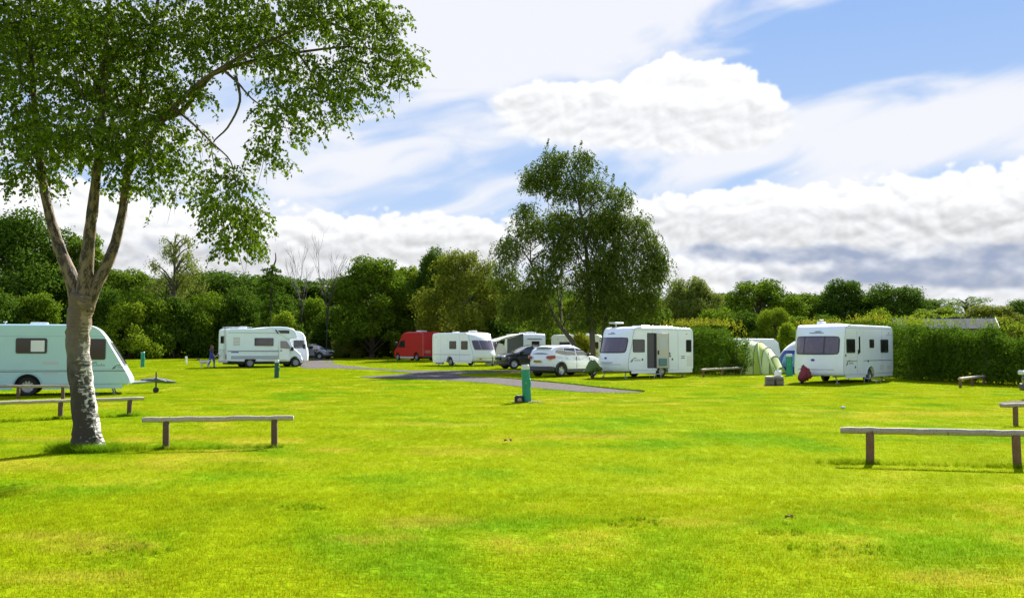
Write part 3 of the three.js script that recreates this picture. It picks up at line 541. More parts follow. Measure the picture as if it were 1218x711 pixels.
tree('round', 0, 'broadleaf_tree', 'yellow-green tree past the shed gable', 1178, 362, 80, 100, M.olive);
tree('round', 1, 'broadleaf_tree', 'dark tree past the end of the long hedge', 1226, 354, 60, 120, M.dark);
tree('round', 2, 'broadleaf_tree', 'dark low tree behind the long hedge end', 1240, 376, 90, 90, M.mid);
for (const [x, top, w, v, where] of [[40, 300, 120, 0, 'farthest behind the mint-white caravan roof'], [150, 322, 150, 2, 'behind the dark tree at the caravan nose'], [240, 324, 150, 1, 'behind the thin airy yellow-green tree'], [330, 326, 150, 0, 'behind the conifer with bent leader'], [400, 326, 140, 2, 'behind the larger leafless tree'], [475, 322, 130, 1, 'between the dense round tree and red motorhome'], [565, 330, 150, 0, 'behind the olive weeping birch'], [645, 342, 160, 1, 'behind the leaning stem of the tall birch'], [745, 344, 160, 2, 'behind the upright stem of the tall birch'], [860, 348, 150, 0, 'between the pale willow and broad oak'], [980, 350, 150, 1, 'behind the tall dark green tree'], [1085, 354, 150, 2, 'behind the tree by the shed roof']])
  tree('round', v, 'background_tree', 'dark back-row tree ' + where, x, top, w, 140, M.deep, 'trees in the back row of the wood');
for (const [x, top, w, d, v, m, where] of [[-10, 345, 90, 106, 0, 'dark', 'behind the middle of the mint-white caravan'], [40, 352, 80, 108, 1, 'mid', 'behind the mint-white caravan window with white towel'], [128, 344, 70, 112, 2, 'dark', 'just past the near birch trunk'], [168, 350, 70, 110, 0, 'mid', 'behind the far green bollard'], [205, 356, 60, 112, 1, 'dark', 'at the foot of the airy tree'], [240, 350, 70, 116, 2, 'mid', 'behind the walking person'], [285, 348, 70, 118, 0, 'deep', 'behind the motorhome rear wheels'], [330, 352, 60, 116, 1, 'dark', 'behind the motorhome overcab'], [372, 356, 60, 120, 2, 'mid', 'behind the black car by the wood'], [405, 366, 60, 118, 0, 'deep', 'at the foot of the larger leafless tree'], [440, 372, 60, 116, 1, 'dark', 'at the foot of the dense round tree'], [478, 372, 60, 117, 2, 'deep', 'behind the red motorhome cab'], [520, 372, 60, 112, 0, 'dark', 'behind the gap between red motorhome and caravan'], [600, 376, 70, 100, 1, 'deep', 'behind the grey awning'], [640, 378, 60, 98, 2, 'mid', 'behind the caravan joined to the awning'], [745, 372, 60, 96, 0, 'mid', 'behind the open caravan door'], [785, 370, 50, 94, 1, 'dark', 'behind the rear of the open-doored caravan'], [850, 368, 60, 96, 2, 'mid', 'behind the feathery hedge tips'], [890, 374, 60, 90, 0, 'dark', 'above the white caravan behind the lime tent'], [945, 378, 60, 92, 1, 'mid', 'above the blue dome tent'], [985, 376, 60, 88, 2, 'dark', 'behind the front of the red-covered caravan'], [1040, 372, 60, 86, 0, 'fresh', 'behind the rear of the red-covered caravan'], [1190, 378, 70, 84, 2, 'olive', 'past the blue shed gable'], [700, 384, 50, 92, 2, 'dark', 'behind the pale half-hidden caravan'], [565, 382, 50, 108, 1, 'deep', 'under the olive weeping birch']])
  tree('bush', v, 'shrub', { dark: 'dark', mid: 'green', deep: 'very dark', fresh: 'bright green', olive: 'olive' }[m] + ' leafy shrub ' + where, x, top, w, d, M[m], 'shrubs along the edge of the wood', 'shrub');
for (const [x, top, w, d, m, label] of [[152, 362, 66, 107, 'fresh', 'bright green shrub lit by the sun beside the near birch'], [340, 372, 44, 106, 'fresh', 'bright shrub behind the bonnet of the white campervan'], [418, 388, 36, 113, 'pale', 'pale low shrub between the leafless tree and red motorhome'], [488, 386, 34, 113, 'fresh', 'fresh green low shrub showing over the red motorhome'], [690, 397, 34, 78, 'yellow', 'yellow-green bush in front of the pale half-hidden caravan'], [935, 386, 34, 80, 'fresh', 'fresh green bush above the blue and white tent'], [1130, 376, 60, 80, 'fresh', 'fresh green bush just behind the grey shed roof']])
  tree('bush', 1, 'bright_shrub', label, x, top, w, d, M[m], 'sunlit shrubs before the wood', 'shrub');
// a leafless tree, and a second thinner one
function bareTree(label, pxc, top, d, seed, spread) {
  const p = ground(pxc, d), h = at(pxc, top, d).y - p.y, r = rngOf(seed), t = thing('bare_tree', label, 'tree', p), geos = [];
  const grow = (a, dir, len, rad, lev) => {
    const b = a.clone().addScaledVector(dir, len), m = a.clone().lerp(b, 0.5).add(V((r() - 0.5) * 0.1 * len, 0, (r() - 0.5) * 0.1 * len));
    geos.push(tube([a, m, b], [rad, rad * 0.8, rad * 0.55], lev < 2 ? 6 : 3)); if (lev >= 4) return;
    const n = lev === 0 ? 5 : 3; for (let k = 0; k < n; k++) { const q = dir.clone().add(V((r() - 0.5) * spread, 0.25 * r(), (r() - 0.5) * spread)).normalize(); grow(a.clone().lerp(b, 0.55 + 0.45 * r()), q, len * (0.5 + 0.25 * r()), rad * 0.55, lev + 1); }
  };
  grow(V(0, -0.2, 0), V(0.02, 1, 0).normalize(), h * 0.46, 0.085, 0);
  const tr = part('trunk', geos.slice(0, 1), std(lin(0.034, 0.028, 0.022), 0.9), t); part('twigs', geos.slice(1), tr.material, t).userData.kind = 'stuff';
}
bareTree('leafless grey tree with a spray of fine twigs above the dark car', 388, 282, 106, 701, 0.8);
bareTree('thin leafless tree with few grey twigs beside the larger leafless one', 357, 296, 116, 702, 0.7);
// a conifer with whorled arms and a bent leader
{
  const p = ground(322, 110), h = at(322, 303, 110).y - p.y, t = thing('conifer_tree', 'dark conifer with drooping arms and a bent leading shoot', 'tree', p), r = rngOf(710), sp = [], limbs = [];
  limbs.push(tube(curve([V(0, -0.2, 0), V(0, h * 0.5, 0), V(0.1, h * 0.86, 0), V(0.45, h * 0.95, 0), V(0.4, h * 1.02, 0)], 12), Array.from({ length: 13 }, (_, i) => mix(0.2, 0.05, i / 12)), 6));
  for (let k = 0; k < 46; k++) { const y = h * (0.3 + 0.6 * k / 46), len = (h - y) * 0.42 + 0.5, a = k * 2.4; for (let q = 0; q < 90; q++) { const s = r(); sp.push([Math.cos(a) * len * s + (r() - 0.5) * 0.3, y - 0.15 * len * s + (r() - 0.5) * 0.25, Math.sin(a) * len * s + (r() - 0.5) * 0.3, 0, 0.6, 0, 0.22]); } }
  part('trunk', limbs, barkMat, t); part('crown', leaves(sp, 711, 0.3), M.dark, t).userData.kind = 'stuff';
}
// --- clipped hedges
function hedge(label, pts, w, hts, count, mat, tipMat, seed, tips = 1, leaf = 0.11) {
  const p0 = pts[0].clone(), t = thing('hedge', label, 'hedge', p0), r = rngOf(seed), spots = [], tip = [], stems = [];
  let tot = 0; const seg = []; for (let i = 1; i < pts.length; i++) { const l = pts[i].distanceTo(pts[i - 1]); seg.push(l); tot += l; }
  const along = s => { let d = s * tot, i = 0; while (i < seg.length - 1 && d > seg[i]) { d -= seg[i]; i++; } const f = clamp(d / seg[i]); return [pts[i].clone().lerp(pts[i + 1], f).sub(p0), mix(hts[i], hts[i + 1], f), pts[i + 1].clone().sub(pts[i]).normalize()]; };
  const lumps = [];                                                    // rounded masses of leaf one beside and above the other
  for (let d = 0.25; d < tot - 0.2; d += 0.42 + 0.25 * r()) {
    const s = d / tot, [q, h, dir] = along(s), side = V(-dir.z, 0, dir.x), swell = 1 + 0.28 * fbm(noiseA, d * 0.5 + seed, 1, 3), H = h * (0.93 + 0.2 * fbm(noiseB, d * 0.45, seed, 2));
    for (let y = 0.3; y < H - 0.25; y += 0.5) for (const u of [-1, 0, 1]) {
      if (u === 0 && y < H - 0.9) continue;
      const rad = 0.34 + 0.24 * r(), off = u * (w / 2 * swell * (1 - 0.28 * (y / H) ** 3) - rad * 0.8), P = q.clone().addScaledVector(side, off + (r() - 0.5) * 0.25).addScaledVector(dir, (r() - 0.5) * 0.5);
      lumps.push([P.x, P.y + Math.min(y + (r() - 0.5) * 0.3, H - rad), P.z, rad * 1.15, rad, rad * 1.15]);
    }
  }
  for (const q of clumpSpots(lumps, count, leaf, seed + 7, 0, 0.35)) if (q[1] + p0.y > gy(q[2] + p0.z) + 0.08) spots.push(q);
  for (let k = 0; k < tot * 34 * tips; k++) { const s = r(), [q, h, dir] = along(s); if (noiseA(s * tot * 0.7 + 5, seed) < -0.25) continue; const side = V(-dir.z, 0, dir.x), P = q.clone().addScaledVector(side, (r() - 0.5) * w * 0.85); const l = 0.15 + 0.35 * r(), lx = (r() - 0.5) * 0.3; for (let m = 0; m < 6; m++) tip.push([P.x + lx * m / 6 + (r() - 0.5) * 0.06, P.y + h * 0.96 + l * m / 6, P.z + (r() - 0.5) * 0.06, 0, 0.3, 0.3, leaf * 0.95]); }
  for (let k = 0; k < tot * 2.2; k++) { const [q, h, dir] = along(0.06 + 0.8 * r()), side = V(-dir.z, 0, dir.x), P = q.addScaledVector(side, (r() - 0.5) * w * 0.7); stems.push(bar(V(P.x, P.y - 0.15, P.z), V(P.x + (r() - 0.5) * 0.4, P.y + h * 0.75, P.z), 0.025, 5)); }
  part('stems', stems, barkMat, t).userData.kind = 'stuff';
  part('foliage', leaves(spots, seed + 1, 0.36), mat, t).userData.kind = 'stuff';
  if (tip.length) part('new_shoots', leaves(tip, seed + 2, 0.3), tipMat, t).userData.kind = 'stuff';
}
const hedgeMat = leafMat(0.080, 0.152, 0.008, 0.34);
hedge('clipped green hedge with feathery tips between open-doored caravan and lime tent', [ground(800, 60), ground(842, 56.5), ground(872, 54.6), ground(884, 54.2)], 2.4, [3.0, 3.0, 2.9, 2.1], 46000, hedgeMat, M.yellow, 801, 1.2, 0.09);
hedge('long dense dark hedge behind the short three-post log rail', [ground(1058, 51), ground(1110, 46.6), ground(1170, 43.6), ground(1218, 41.5), ground(1268, 40)], 2.0, [2.95, 2.8, 2.75, 2.4, 2.0], 84000, hedgeMat, M.fresh, 811, 0.9, 0.085);
hedge('hedge with yellowish young shoots showing over the caravan roof', [ground(958, 61), ground(995, 58), ground(1040, 55), ground(1100, 54)], 2.2, [2.9, 3.1, 3.2, 3.0], 34000, hedgeMat, M.yellow, 821, 1.7, 0.1);
console.log('trees done');
// ------------------------------------------------------------------ vehicles
const dirt = dataTex(512, 512, (u, v, o) => { const n = tile(noiseA, u, v, 5), m = tile(noiseB, u, v, 40), s = tile(noiseC, u, v, 14) * 0.5 + 0.5 * noiseA(u * 60, 3.3); const k = 0.965 + 0.03 * n + 0.02 * m - 0.03 * smooth(0.35, 0.8, s); o[0] = k; o[1] = k * 0.997; o[2] = k * 0.985; });
const paint = (r, g, b, rough = 0.32) => phys(lin(r, g, b), { roughness: rough, map: dirt, clearcoat: 0.35, clearcoatRoughness: 0.15 });
const Mt = {
  white: paint(0.86, 0.90, 0.95), coolWhite: paint(0.80, 0.90, 0.98), cream: paint(0.76, 0.75, 0.70), mint: paint(0.44, 0.66, 0.69), glass: phys(lin(0.020, 0.019, 0.022), { roughness: 0.06, specularIntensity: 1 }), violet: phys(lin(0.13, 0.10, 0.15), { roughness: 0.08 }), brownGlass: phys(lin(0.045, 0.028, 0.02), { roughness: 0.08 }),
  carGlass: phys(lin(0.016, 0.022, 0.024), { roughness: 0.03, clearcoat: 1 }), rubber: std(lin(0.018, 0.018, 0.018), 0.85), alloy: std(lin(0.42, 0.43, 0.45), 0.35, 0.8), hub: std(lin(0.30, 0.31, 0.33), 0.4, 0.3), black: std(lin(0.022, 0.022, 0.024), 0.6), trim: std(lin(0.05, 0.05, 0.055), 0.5), grey: std(lin(0.30, 0.31, 0.33), 0.5), lightGrey: std(lin(0.52, 0.53, 0.54), 0.5), steel: std(lin(0.45, 0.46, 0.47), 0.45, 0.7), galv: std(lin(0.40, 0.41, 0.42), 0.5, 0.5),
  red: paint(0.50, 0.012, 0.018), suvWhite: paint(0.80, 0.83, 0.87, 0.22), suvDark: phys(lin(0.017, 0.018, 0.022), { roughness: 0.25, clearcoat: 1 }), navy: phys(lin(0.012, 0.018, 0.04), { roughness: 0.25, clearcoat: 1 }), silver: paint(0.34, 0.36, 0.40, 0.3),
  lampRed: phys(lin(0.38, 0.02, 0.03), { roughness: 0.15, clearcoat: 1 }), lampClear: phys(lin(0.6, 0.62, 0.64), { roughness: 0.1, clearcoat: 1 }), orange: phys(lin(0.6, 0.22, 0.02), { roughness: 0.2 }), plateY: std(lin(0.62, 0.42, 0.02), 0.5), blue: std(lin(0.03, 0.05, 0.30), 0.5), stripe: std(lin(0.10, 0.10, 0.12), 0.5), curtain: std(lin(0.42, 0.36, 0.30), 0.9), towel: std(lin(0.75, 0.75, 0.76), 0.9),
};
function wheel(parent, x, r, z, side, w = 0.2, rimMat = Mt.alloy, spokes = 8) {
  const g = new THREE.Group(); g.name = 'wheel'; g.position.set(x, r, z); if (side < 0) g.rotation.y = Math.PI; parent.add(g);
  const pr = [[r * 0.62, -w / 2], [r * 0.93, -w / 2], [r, -w / 2 + 0.03], [r, w / 2 - 0.03], [r * 0.93, w / 2], [r * 0.64, w / 2], [r * 0.62, w / 2 - 0.03], [r * 0.6, -w / 2 + 0.02], [r * 0.62, -w / 2]].map(a => new THREE.Vector2(...a));
  part('tyre', new THREE.LatheGeometry(pr, 28).rotateX(Math.PI / 2), Mt.rubber, g);
  const rim = [new THREE.LatheGeometry([[0.001, w / 2 - 0.045], [r * 0.2, w / 2 - 0.04], [r * 0.22, w / 2 - 0.08], [r * 0.56, w / 2 - 0.08], [r * 0.62, w / 2 - 0.01], [r * 0.65, w / 2 - 0.004]].map(a => new THREE.Vector2(...a)), 26).rotateX(Math.PI / 2)];
  for (let k = 0; k < spokes; k++) rim.push(box(r * 0.16, r * 0.58, -r * 0.07, r * 0.07, w / 2 - 0.075, w / 2 - 0.035).rotateZ(k / spokes * Math.PI * 2));
  part('rim', rim, rimMat, g);
}
function arch(out, cx, cy, r, y0, n = 10) {                            // points of a wheel arch, from its front foot to its rear foot
  const a0 = Math.asin(clamp((y0 - cy) / r, -1, 1)); for (let i = 0; i <= n; i++) { const a = mix(a0, Math.PI - a0, i / n); out.push([cx + Math.cos(a) * r, cy + Math.sin(a) * r]); }
}
function sideWindow(parent, x0, x1, y0, y1, side, hw, mat = Mt.glass, frame = Mt.trim, r = 0.07) {
  const f = part('window', sidePanel(x0, x1, y0, y1, r, side, hw - 0.01, 0.03), frame, parent);
  part('pane', sidePanel(x0 + 0.035, x1 - 0.035, y0 + 0.035, y1 - 0.035, r * 0.8, side, hw, 0.028), mat, f); return f;
}
function swoosh(parent, x, y, s, side, hw, mat = Mt.stripe) {            // a worn script mark, too blurred to read
  const g = [], z = hw + 0.001, c = (pts, w) => { for (let i = 0; i < pts.length - 1; i++) { const [ax, ay] = pts[i], [bx, by] = pts[i + 1], l = Math.hypot(bx - ax, by - ay); const b = box(-l / 2 - w / 3, l / 2 + w / 3, -w / 2, w / 2, 0, 0.003).rotateZ(Math.atan2(by - ay, bx - ax)).translate((ax + bx) / 2, (ay + by) / 2, 0); g.push(b); } };
  c([[0, 0], [0.1 * s, 0.14 * s], [0.3 * s, 0.26 * s], [0.52 * s, 0.3 * s]], 0.05 * s); c([[0.02 * s, 0.02 * s], [0.2 * s, 0.1 * s], [0.16 * s, 0.18 * s]], 0.06 * s);
  for (let k = 0; k < 5; k++) c([[(0.36 + k * 0.13) * s, 0.08 * s], [(0.4 + k * 0.13) * s, (0.17 + 0.05 * (k % 2)) * s], [(0.45 + k * 0.13) * s, 0.08 * s]], 0.02 * s);
  const geo = join(g); if (side < 0) geo.rotateY(Math.PI).translate(x, y, -z); else geo.translate(x, y, z);
  part('lettering', geo, mat, parent);
}
function caravan(o) {
  const { L, hw = 1.12, H = 2.6, front, bow = 0.35, floor = 0.36, mat = Mt.white, wx = -0.2, wr = 0.32 } = o, t = thing('caravan', o.label, 'caravan', o.p, o.dir);
  const xr = -L / 2, xf = L / 2, pts = [[xr + 0.02, floor + 0.1], [xr + 0.12, floor]], ar = [];
  arch(ar, wx, wr, wr + 0.1, floor); pts.push(...ar.reverse());
  pts.push([front[0][0] + xf - 0.08, floor]);
  const fc = new THREE.SplineCurve(front.map(([x, y]) => new THREE.Vector2(x + xf, y))).getPoints(front.length * 5).map(v => [v.x, v.y]); pts.push(...fc);
  const top = fc[fc.length - 1];
  pts.push([mix(top[0], xr, 0.4), H - 0.005], [xr + 0.5, H - 0.01], [xr + 0.2, H - 0.03], [xr + 0.07, H - 0.1], [xr + 0.015, H - 0.24], [xr, H - 0.6]);
  const bend = p => { const w = smooth(xf - 1.5, xf - 0.2, p[0]) * (1 - 0.25 * smooth(1.6, H, p[1])); p[0] -= bow * w * (p[2] / hw) ** 2; p[1] += 0.03 * (1 - (p[2] / hw) ** 2) * smooth(H - 0.3, H, p[1]); };
  part('body', sweep(pts, hw, { r: 0.07, nz: 12, bend }), mat, t);
  const xAt = y => { for (let i = 0; i < fc.length - 1; i++) if ((fc[i][1] - y) * (fc[i + 1][1] - y) <= 0 && fc[i][1] !== fc[i + 1][1]) return mix(fc[i][0], fc[i + 1][0], (y - fc[i][1]) / (fc[i + 1][1] - fc[i][1])); return xf; };
  const face = (y0, y1, z0, z1, off) => (u, v) => { const y = mix(y0, y1, (v + 1) / 2), z = mix(z0, z1, (u + 1) / 2), p = [xAt(y), y, -z]; bend(p); p[0] += off; p[1] += off * 0.3; return p; };
  const nose = (name, y0, y1, z0, z1, off, m, parent, round) => part(name, patch(face(y0, y1, z0, z1, off), face(y0, y1, z0, z1, -0.03), 12, 8, round), m, parent);
  if (o.frontFrame) {
    const [y0, y1, z] = o.frontFrame, f = nose('window', y0, y1, -z, z, 0.022, o.frameMat || Mt.trim, t, 0.1);
    for (const [a, b] of o.frontPanes) nose('pane', y0 + 0.05, y1 - 0.05, a, b, 0.034, o.frontGlass || Mt.violet, f, 0.06);
  }
  for (const [x0, x1, y0, y1, side, m, fr] of o.windows || []) sideWindow(t, x0, x1, y0, y1, side, hw, m || Mt.glass, fr || Mt.trim);
  for (const [x0, x1, y0, y1, side, m, n] of o.panels || []) part(n || 'panel', sidePanel(x0, x1, y0, y1, 0.02, side, hw - 0.01, 0.014), m || Mt.lightGrey, t);
  for (const [x, y, s, side] of o.marks || []) swoosh(t, x, y, s, side, hw, o.markMat || Mt.stripe);
  for (const [z, y, s] of o.noseMarks || []) nose('lettering', y, y + 0.05 * s, z - 0.32 * s, z + 0.3 * s, 0.006, Mt.grey, t, 0.4), nose('lettering', y + 0.06 * s, y + 0.11 * s, z - 0.1 * s, z + 0.2 * s, 0.006, Mt.grey, t, 0.5);
  if (o.badge) { const f = face(o.badge[0] - 0.05, o.badge[0] + 0.05, -0.09, 0.09, 0.016); part('badge', patch(f, face(o.badge[0] - 0.05, o.badge[0] + 0.05, -0.09, 0.09, -0.02), 6, 4, 0.5), Mt.blue, t); }
  for (const s of o.noseSeams || []) nose('seam', s - 0.012, s + 0.012, -0.85, 0.85, 0.004, Mt.grey, t, 0);
  // edge trim along the front corners
  for (const s of [-1, 1]) { const line = fc.filter((_, i) => i % 2 === 0).map(([x, y]) => { const p = [x, y, s * (hw - 0.015)]; bend(p); return V(p[0] - 0.03, p[1], p[2]); }); part('corner_trim', tube(line, line.map(() => 0.022), 6), o.trimMat || Mt.lightGrey, t); }
  for (const s of [-1, 1]) {
    wheel(t, wx, wr, s * (hw - 0.16), s, 0.2, o.rim || Mt.alloy, o.spokes || 10);
    const sk = sidePanel(xr + 0.1, wx - wr - 0.14, floor - 0.12, floor + 0.04, 0.02, s, hw - 0.05, 0.03); part('side_skirt', sk, o.skirt || mat, t);
    part('side_skirt', sidePanel(wx + wr + 0.14, xf - bow - 0.25, floor - 0.12, floor + 0.04, 0.02, s, hw - 0.05, 0.03), o.skirt || mat, t);
    const ring = []; const aa = []; arch(aa, wx, wr, wr + 0.115, floor, 12); part('arch_trim', tube(aa.map(([x, y]) => V(x, y, s * (hw + 0.004))), aa.map(() => 0.022), 5), mat, t);
  }
  part('wheel_box', [box(wx - wr - 0.07, wx + wr + 0.07, 0.3, wr * 2 + 0.06, -hw + 0.29, hw - 0.29)], Mt.black, t);
  part('chassis', [box(xr + 0.3, xf - 0.5, 0.28, 0.37, -0.75, -0.68), box(xr + 0.3, xf - 0.5, 0.28, 0.37, 0.68, 0.75), box(wx - 0.05, wx + 0.05, 0.26, 0.34, -hw + 0.2, hw - 0.2)], Mt.galv, t);
  for (const x of [xr + 0.45, xf - 0.75]) for (const s of [-1, 1]) part('corner_steady', [bar(V(x, 0.34, s * 0.7), V(x + 0.12, 0.03, s * 0.86), 0.025), box(x + 0.05, x + 0.19, 0, 0.035, s * 0.86 - 0.07, s * 0.86 + 0.07)], Mt.galv, t);
  const hx = xf + 1.12;
  part('tow_frame', [bar(V(xf - 0.6, 0.36, -0.55), V(hx - 0.25, 0.42, -0.03), 0.045), bar(V(xf - 0.6, 0.36, 0.55), V(hx - 0.25, 0.42, 0.03), 0.045), bar(V(hx - 0.4, 0.44, 0), V(hx, 0.46, 0), 0.05)], Mt.galv, t);
  part('jockey_wheel', [new THREE.CylinderGeometry(0.105, 0.105, 0.075, 18).rotateX(Math.PI / 2).translate(hx - 0.38, 0.105, 0.14), bar(V(hx - 0.38, 0.1, 0.14), V(hx - 0.38, 0.75, 0.14), 0.028)], Mt.black, t);
  for (const [x, z, w, d, h] of o.vents || [[-1.4, 0, 0.45, 0.45, 0.1], [0.6, 0.1, 0.7, 0.5, 0.13]]) part('roof_vent', box(x - w / 2, x + w / 2, H - 0.03, H + h, z - d / 2, z + d / 2, 0.04), Mt.white, t);
  for (const s of [-1, 1]) for (const x of [xr + 0.16, (xr + wx) / 2, xf - bow - 1.75]) part('seam', sidePanel(x, x + 0.014, floor + 0.06, H - 0.2, 0.004, s, hw - 0.003, 0.006), Mt.grey, t);
  for (const s of [-1, 1]) part('marker_lamp', box(xr + 0.5, xr + 0.6, H - 0.35, H - 0.31, s * hw - 0.012, s * hw + 0.012), Mt.orange, t);
  if (o.extra) o.extra(t, { hw, xf, xr, H, floor, hx, face, nose, xAt, bend });
  return t;
}
// a cover thrown over a hitch: a bag that hangs to both sides
function hitchCover(parent, hx, mat, seed, { h = 0.72, l = 0.85, low = 0.18, w = 0.34, rough = 0.22, name = 'hitch_cover' } = {}) {
  const nu = 22, nv = 16, pos = [], idx = [];
  for (let j = 0; j <= nv; j++) for (let i = 0; i <= nu; i++) {
    const a = i / nu * Math.PI * 2, v = j / nv, x = hx - l + l * 1.18 * v, topY = mix(0.5, h + 0.16, Math.exp(-(((v - 0.42) / 0.3) ** 2))) * (1 - 0.12 * v), botY = mix(low + 0.12, low, v), cy = (topY + botY) / 2, ry = (topY - botY) / 2 * Math.sin(Math.PI * clamp(v * 0.82 + 0.16)) ** 0.4, rz = w * (1 - 0.55 * v) * Math.sin(Math.PI * clamp(v * 0.86 + 0.12)) ** 0.5;
    const n = 1 + rough * (noiseA(Math.cos(a) * 1.7 + seed, v * 4 + Math.sin(a) * 1.7) + 0.5 * noiseB(Math.cos(a) * 4 + seed, v * 9 + Math.sin(a) * 4));
    pos.push(x + 0.05 * noiseB(a, v * 5 + seed), cy + Math.sin(a) * ry * n, Math.cos(a) * rz * n);
  }
  for (let j = 0; j < nv; j++) for (let i = 0; i < nu; i++) { const a = j * (nu + 1) + i; idx.push(a, a + nu + 1, a + 1, a + 1, a + nu + 1, a + nu + 2); }
  for (const [row] of [[0], [nv]]) { const c = pos.length / 3, b = row * (nu + 1); let sx = 0, sy = 0; for (let i = 0; i < nu; i++) { sx += pos[3 * (b + i)]; sy += pos[3 * (b + i) + 1]; } pos.push(sx / nu, sy / nu, 0); for (let i = 0; i < nu; i++) idx.push(c, b + i, b + i + 1); }
  const g = new THREE.BufferGeometry(); g.setAttribute('position', new THREE.Float32BufferAttribute(pos, 3)); g.setIndex(idx); g.computeVertexNormals();
  return part(name, g, mat, parent);
}
const centre = (corner, dir, ahead, right) => { const f = V(dir[0], 0, dir[1]).normalize(), r = V(-f.z, 0, f.x), p = corner.clone().addScaledVector(f, ahead).addScaledVector(r, right); p.y = gy(p.z); return p; };

// 1. the mint-white caravan by the birch
{
  const D = 33.9, X = (160 - 609) / F * D, L = 6.3, dirA = [0.935, -0.355], noseA = V(X, 0, -D);
  caravan({ label: 'mint-white caravan with sloping wedge nose behind the birch trunk', p: centre(noseA, dirA, -L / 2, -1.1), dir: dirA, L, H: 2.42, hw: 1.1, mat: Mt.mint, trimMat: Mt.white, bow: 0.12, wx: -0.2, floor: 0.34,
    front: [[-0.06, 0.34], [0, 0.42], [-0.04, 0.62], [-0.34, 1.15], [-0.66, 1.66], [-0.92, 2.05], [-1.14, 2.27], [-1.5, 2.4], [-2.1, 2.42]],
    frontFrame: [1.0, 1.85, 0.85], frontPanes: [[-0.8, 0.8]], frontGlass: Mt.glass,
    windows: [[-0.58, 0.38, 1.44, 1.96, 1, Mt.brownGlass], [1.1, 2.22, 1.22, 1.94, 1, Mt.brownGlass]],
    panels: [[-3.1, 2.88, 0.815, 0.84, 1, Mt.stripe, 'stripe'], [-3.1, 2.84, 0.87, 0.885, 1, Mt.grey, 'stripe'], [-3.1, 2.3, 2.02, 2.03, 1, Mt.grey, 'seam'], [0.25, 0.75, 1.06, 1.16, 1, Mt.lightGrey, 'fridge_vent'], [0.25, 0.75, 0.74, 0.8, 1, Mt.lightGrey, 'fridge_vent']],
    marks: [[1.62, 0.95, 0.6, 1], [2.45, 0.9, 0.45, 1]], vents: [[0.05, 0.2, 0.55, 0.5, 0.09], [-1.9, 0, 0.4, 0.4, 0.08]],
    extra: (t, q) => {
      part('towel', sidePanel(-0.12, 0.3, 1.5, 1.88, 0.02, 1, q.hw + 0.029, 0.004), Mt.towel, t);
      part('aerial', [bar(V(-1.0, 2.4, 0.4), V(-1.0, 2.52, 0.4), 0.02), box(-1.05, -0.95, 2.5, 2.53, 0.3, 0.5)], Mt.lightGrey, t);
      hitchCover(t, q.hx + 0.12, std(lin(0.12, 0.125, 0.13), 0.55), 3.3, { h: 0.42, l: 1.0, low: 0.3, w: 0.24 });
    } });
  tag(part('levelling_ramp', sweep([[0, 0], [0.9, 0], [0.9, 0.05], [0.55, 0.13], [0.4, 0.13]], 0.14, { r: 0.015, nz: 2 }).rotateY(0.36).translate(X - 2.0, gy(-D), -D + 0.45), std(lin(0.01, 0.14, 0.45), 0.5), scene), 'blue plastic levelling ramp lying under the mint-white caravan', 'ramp');
}
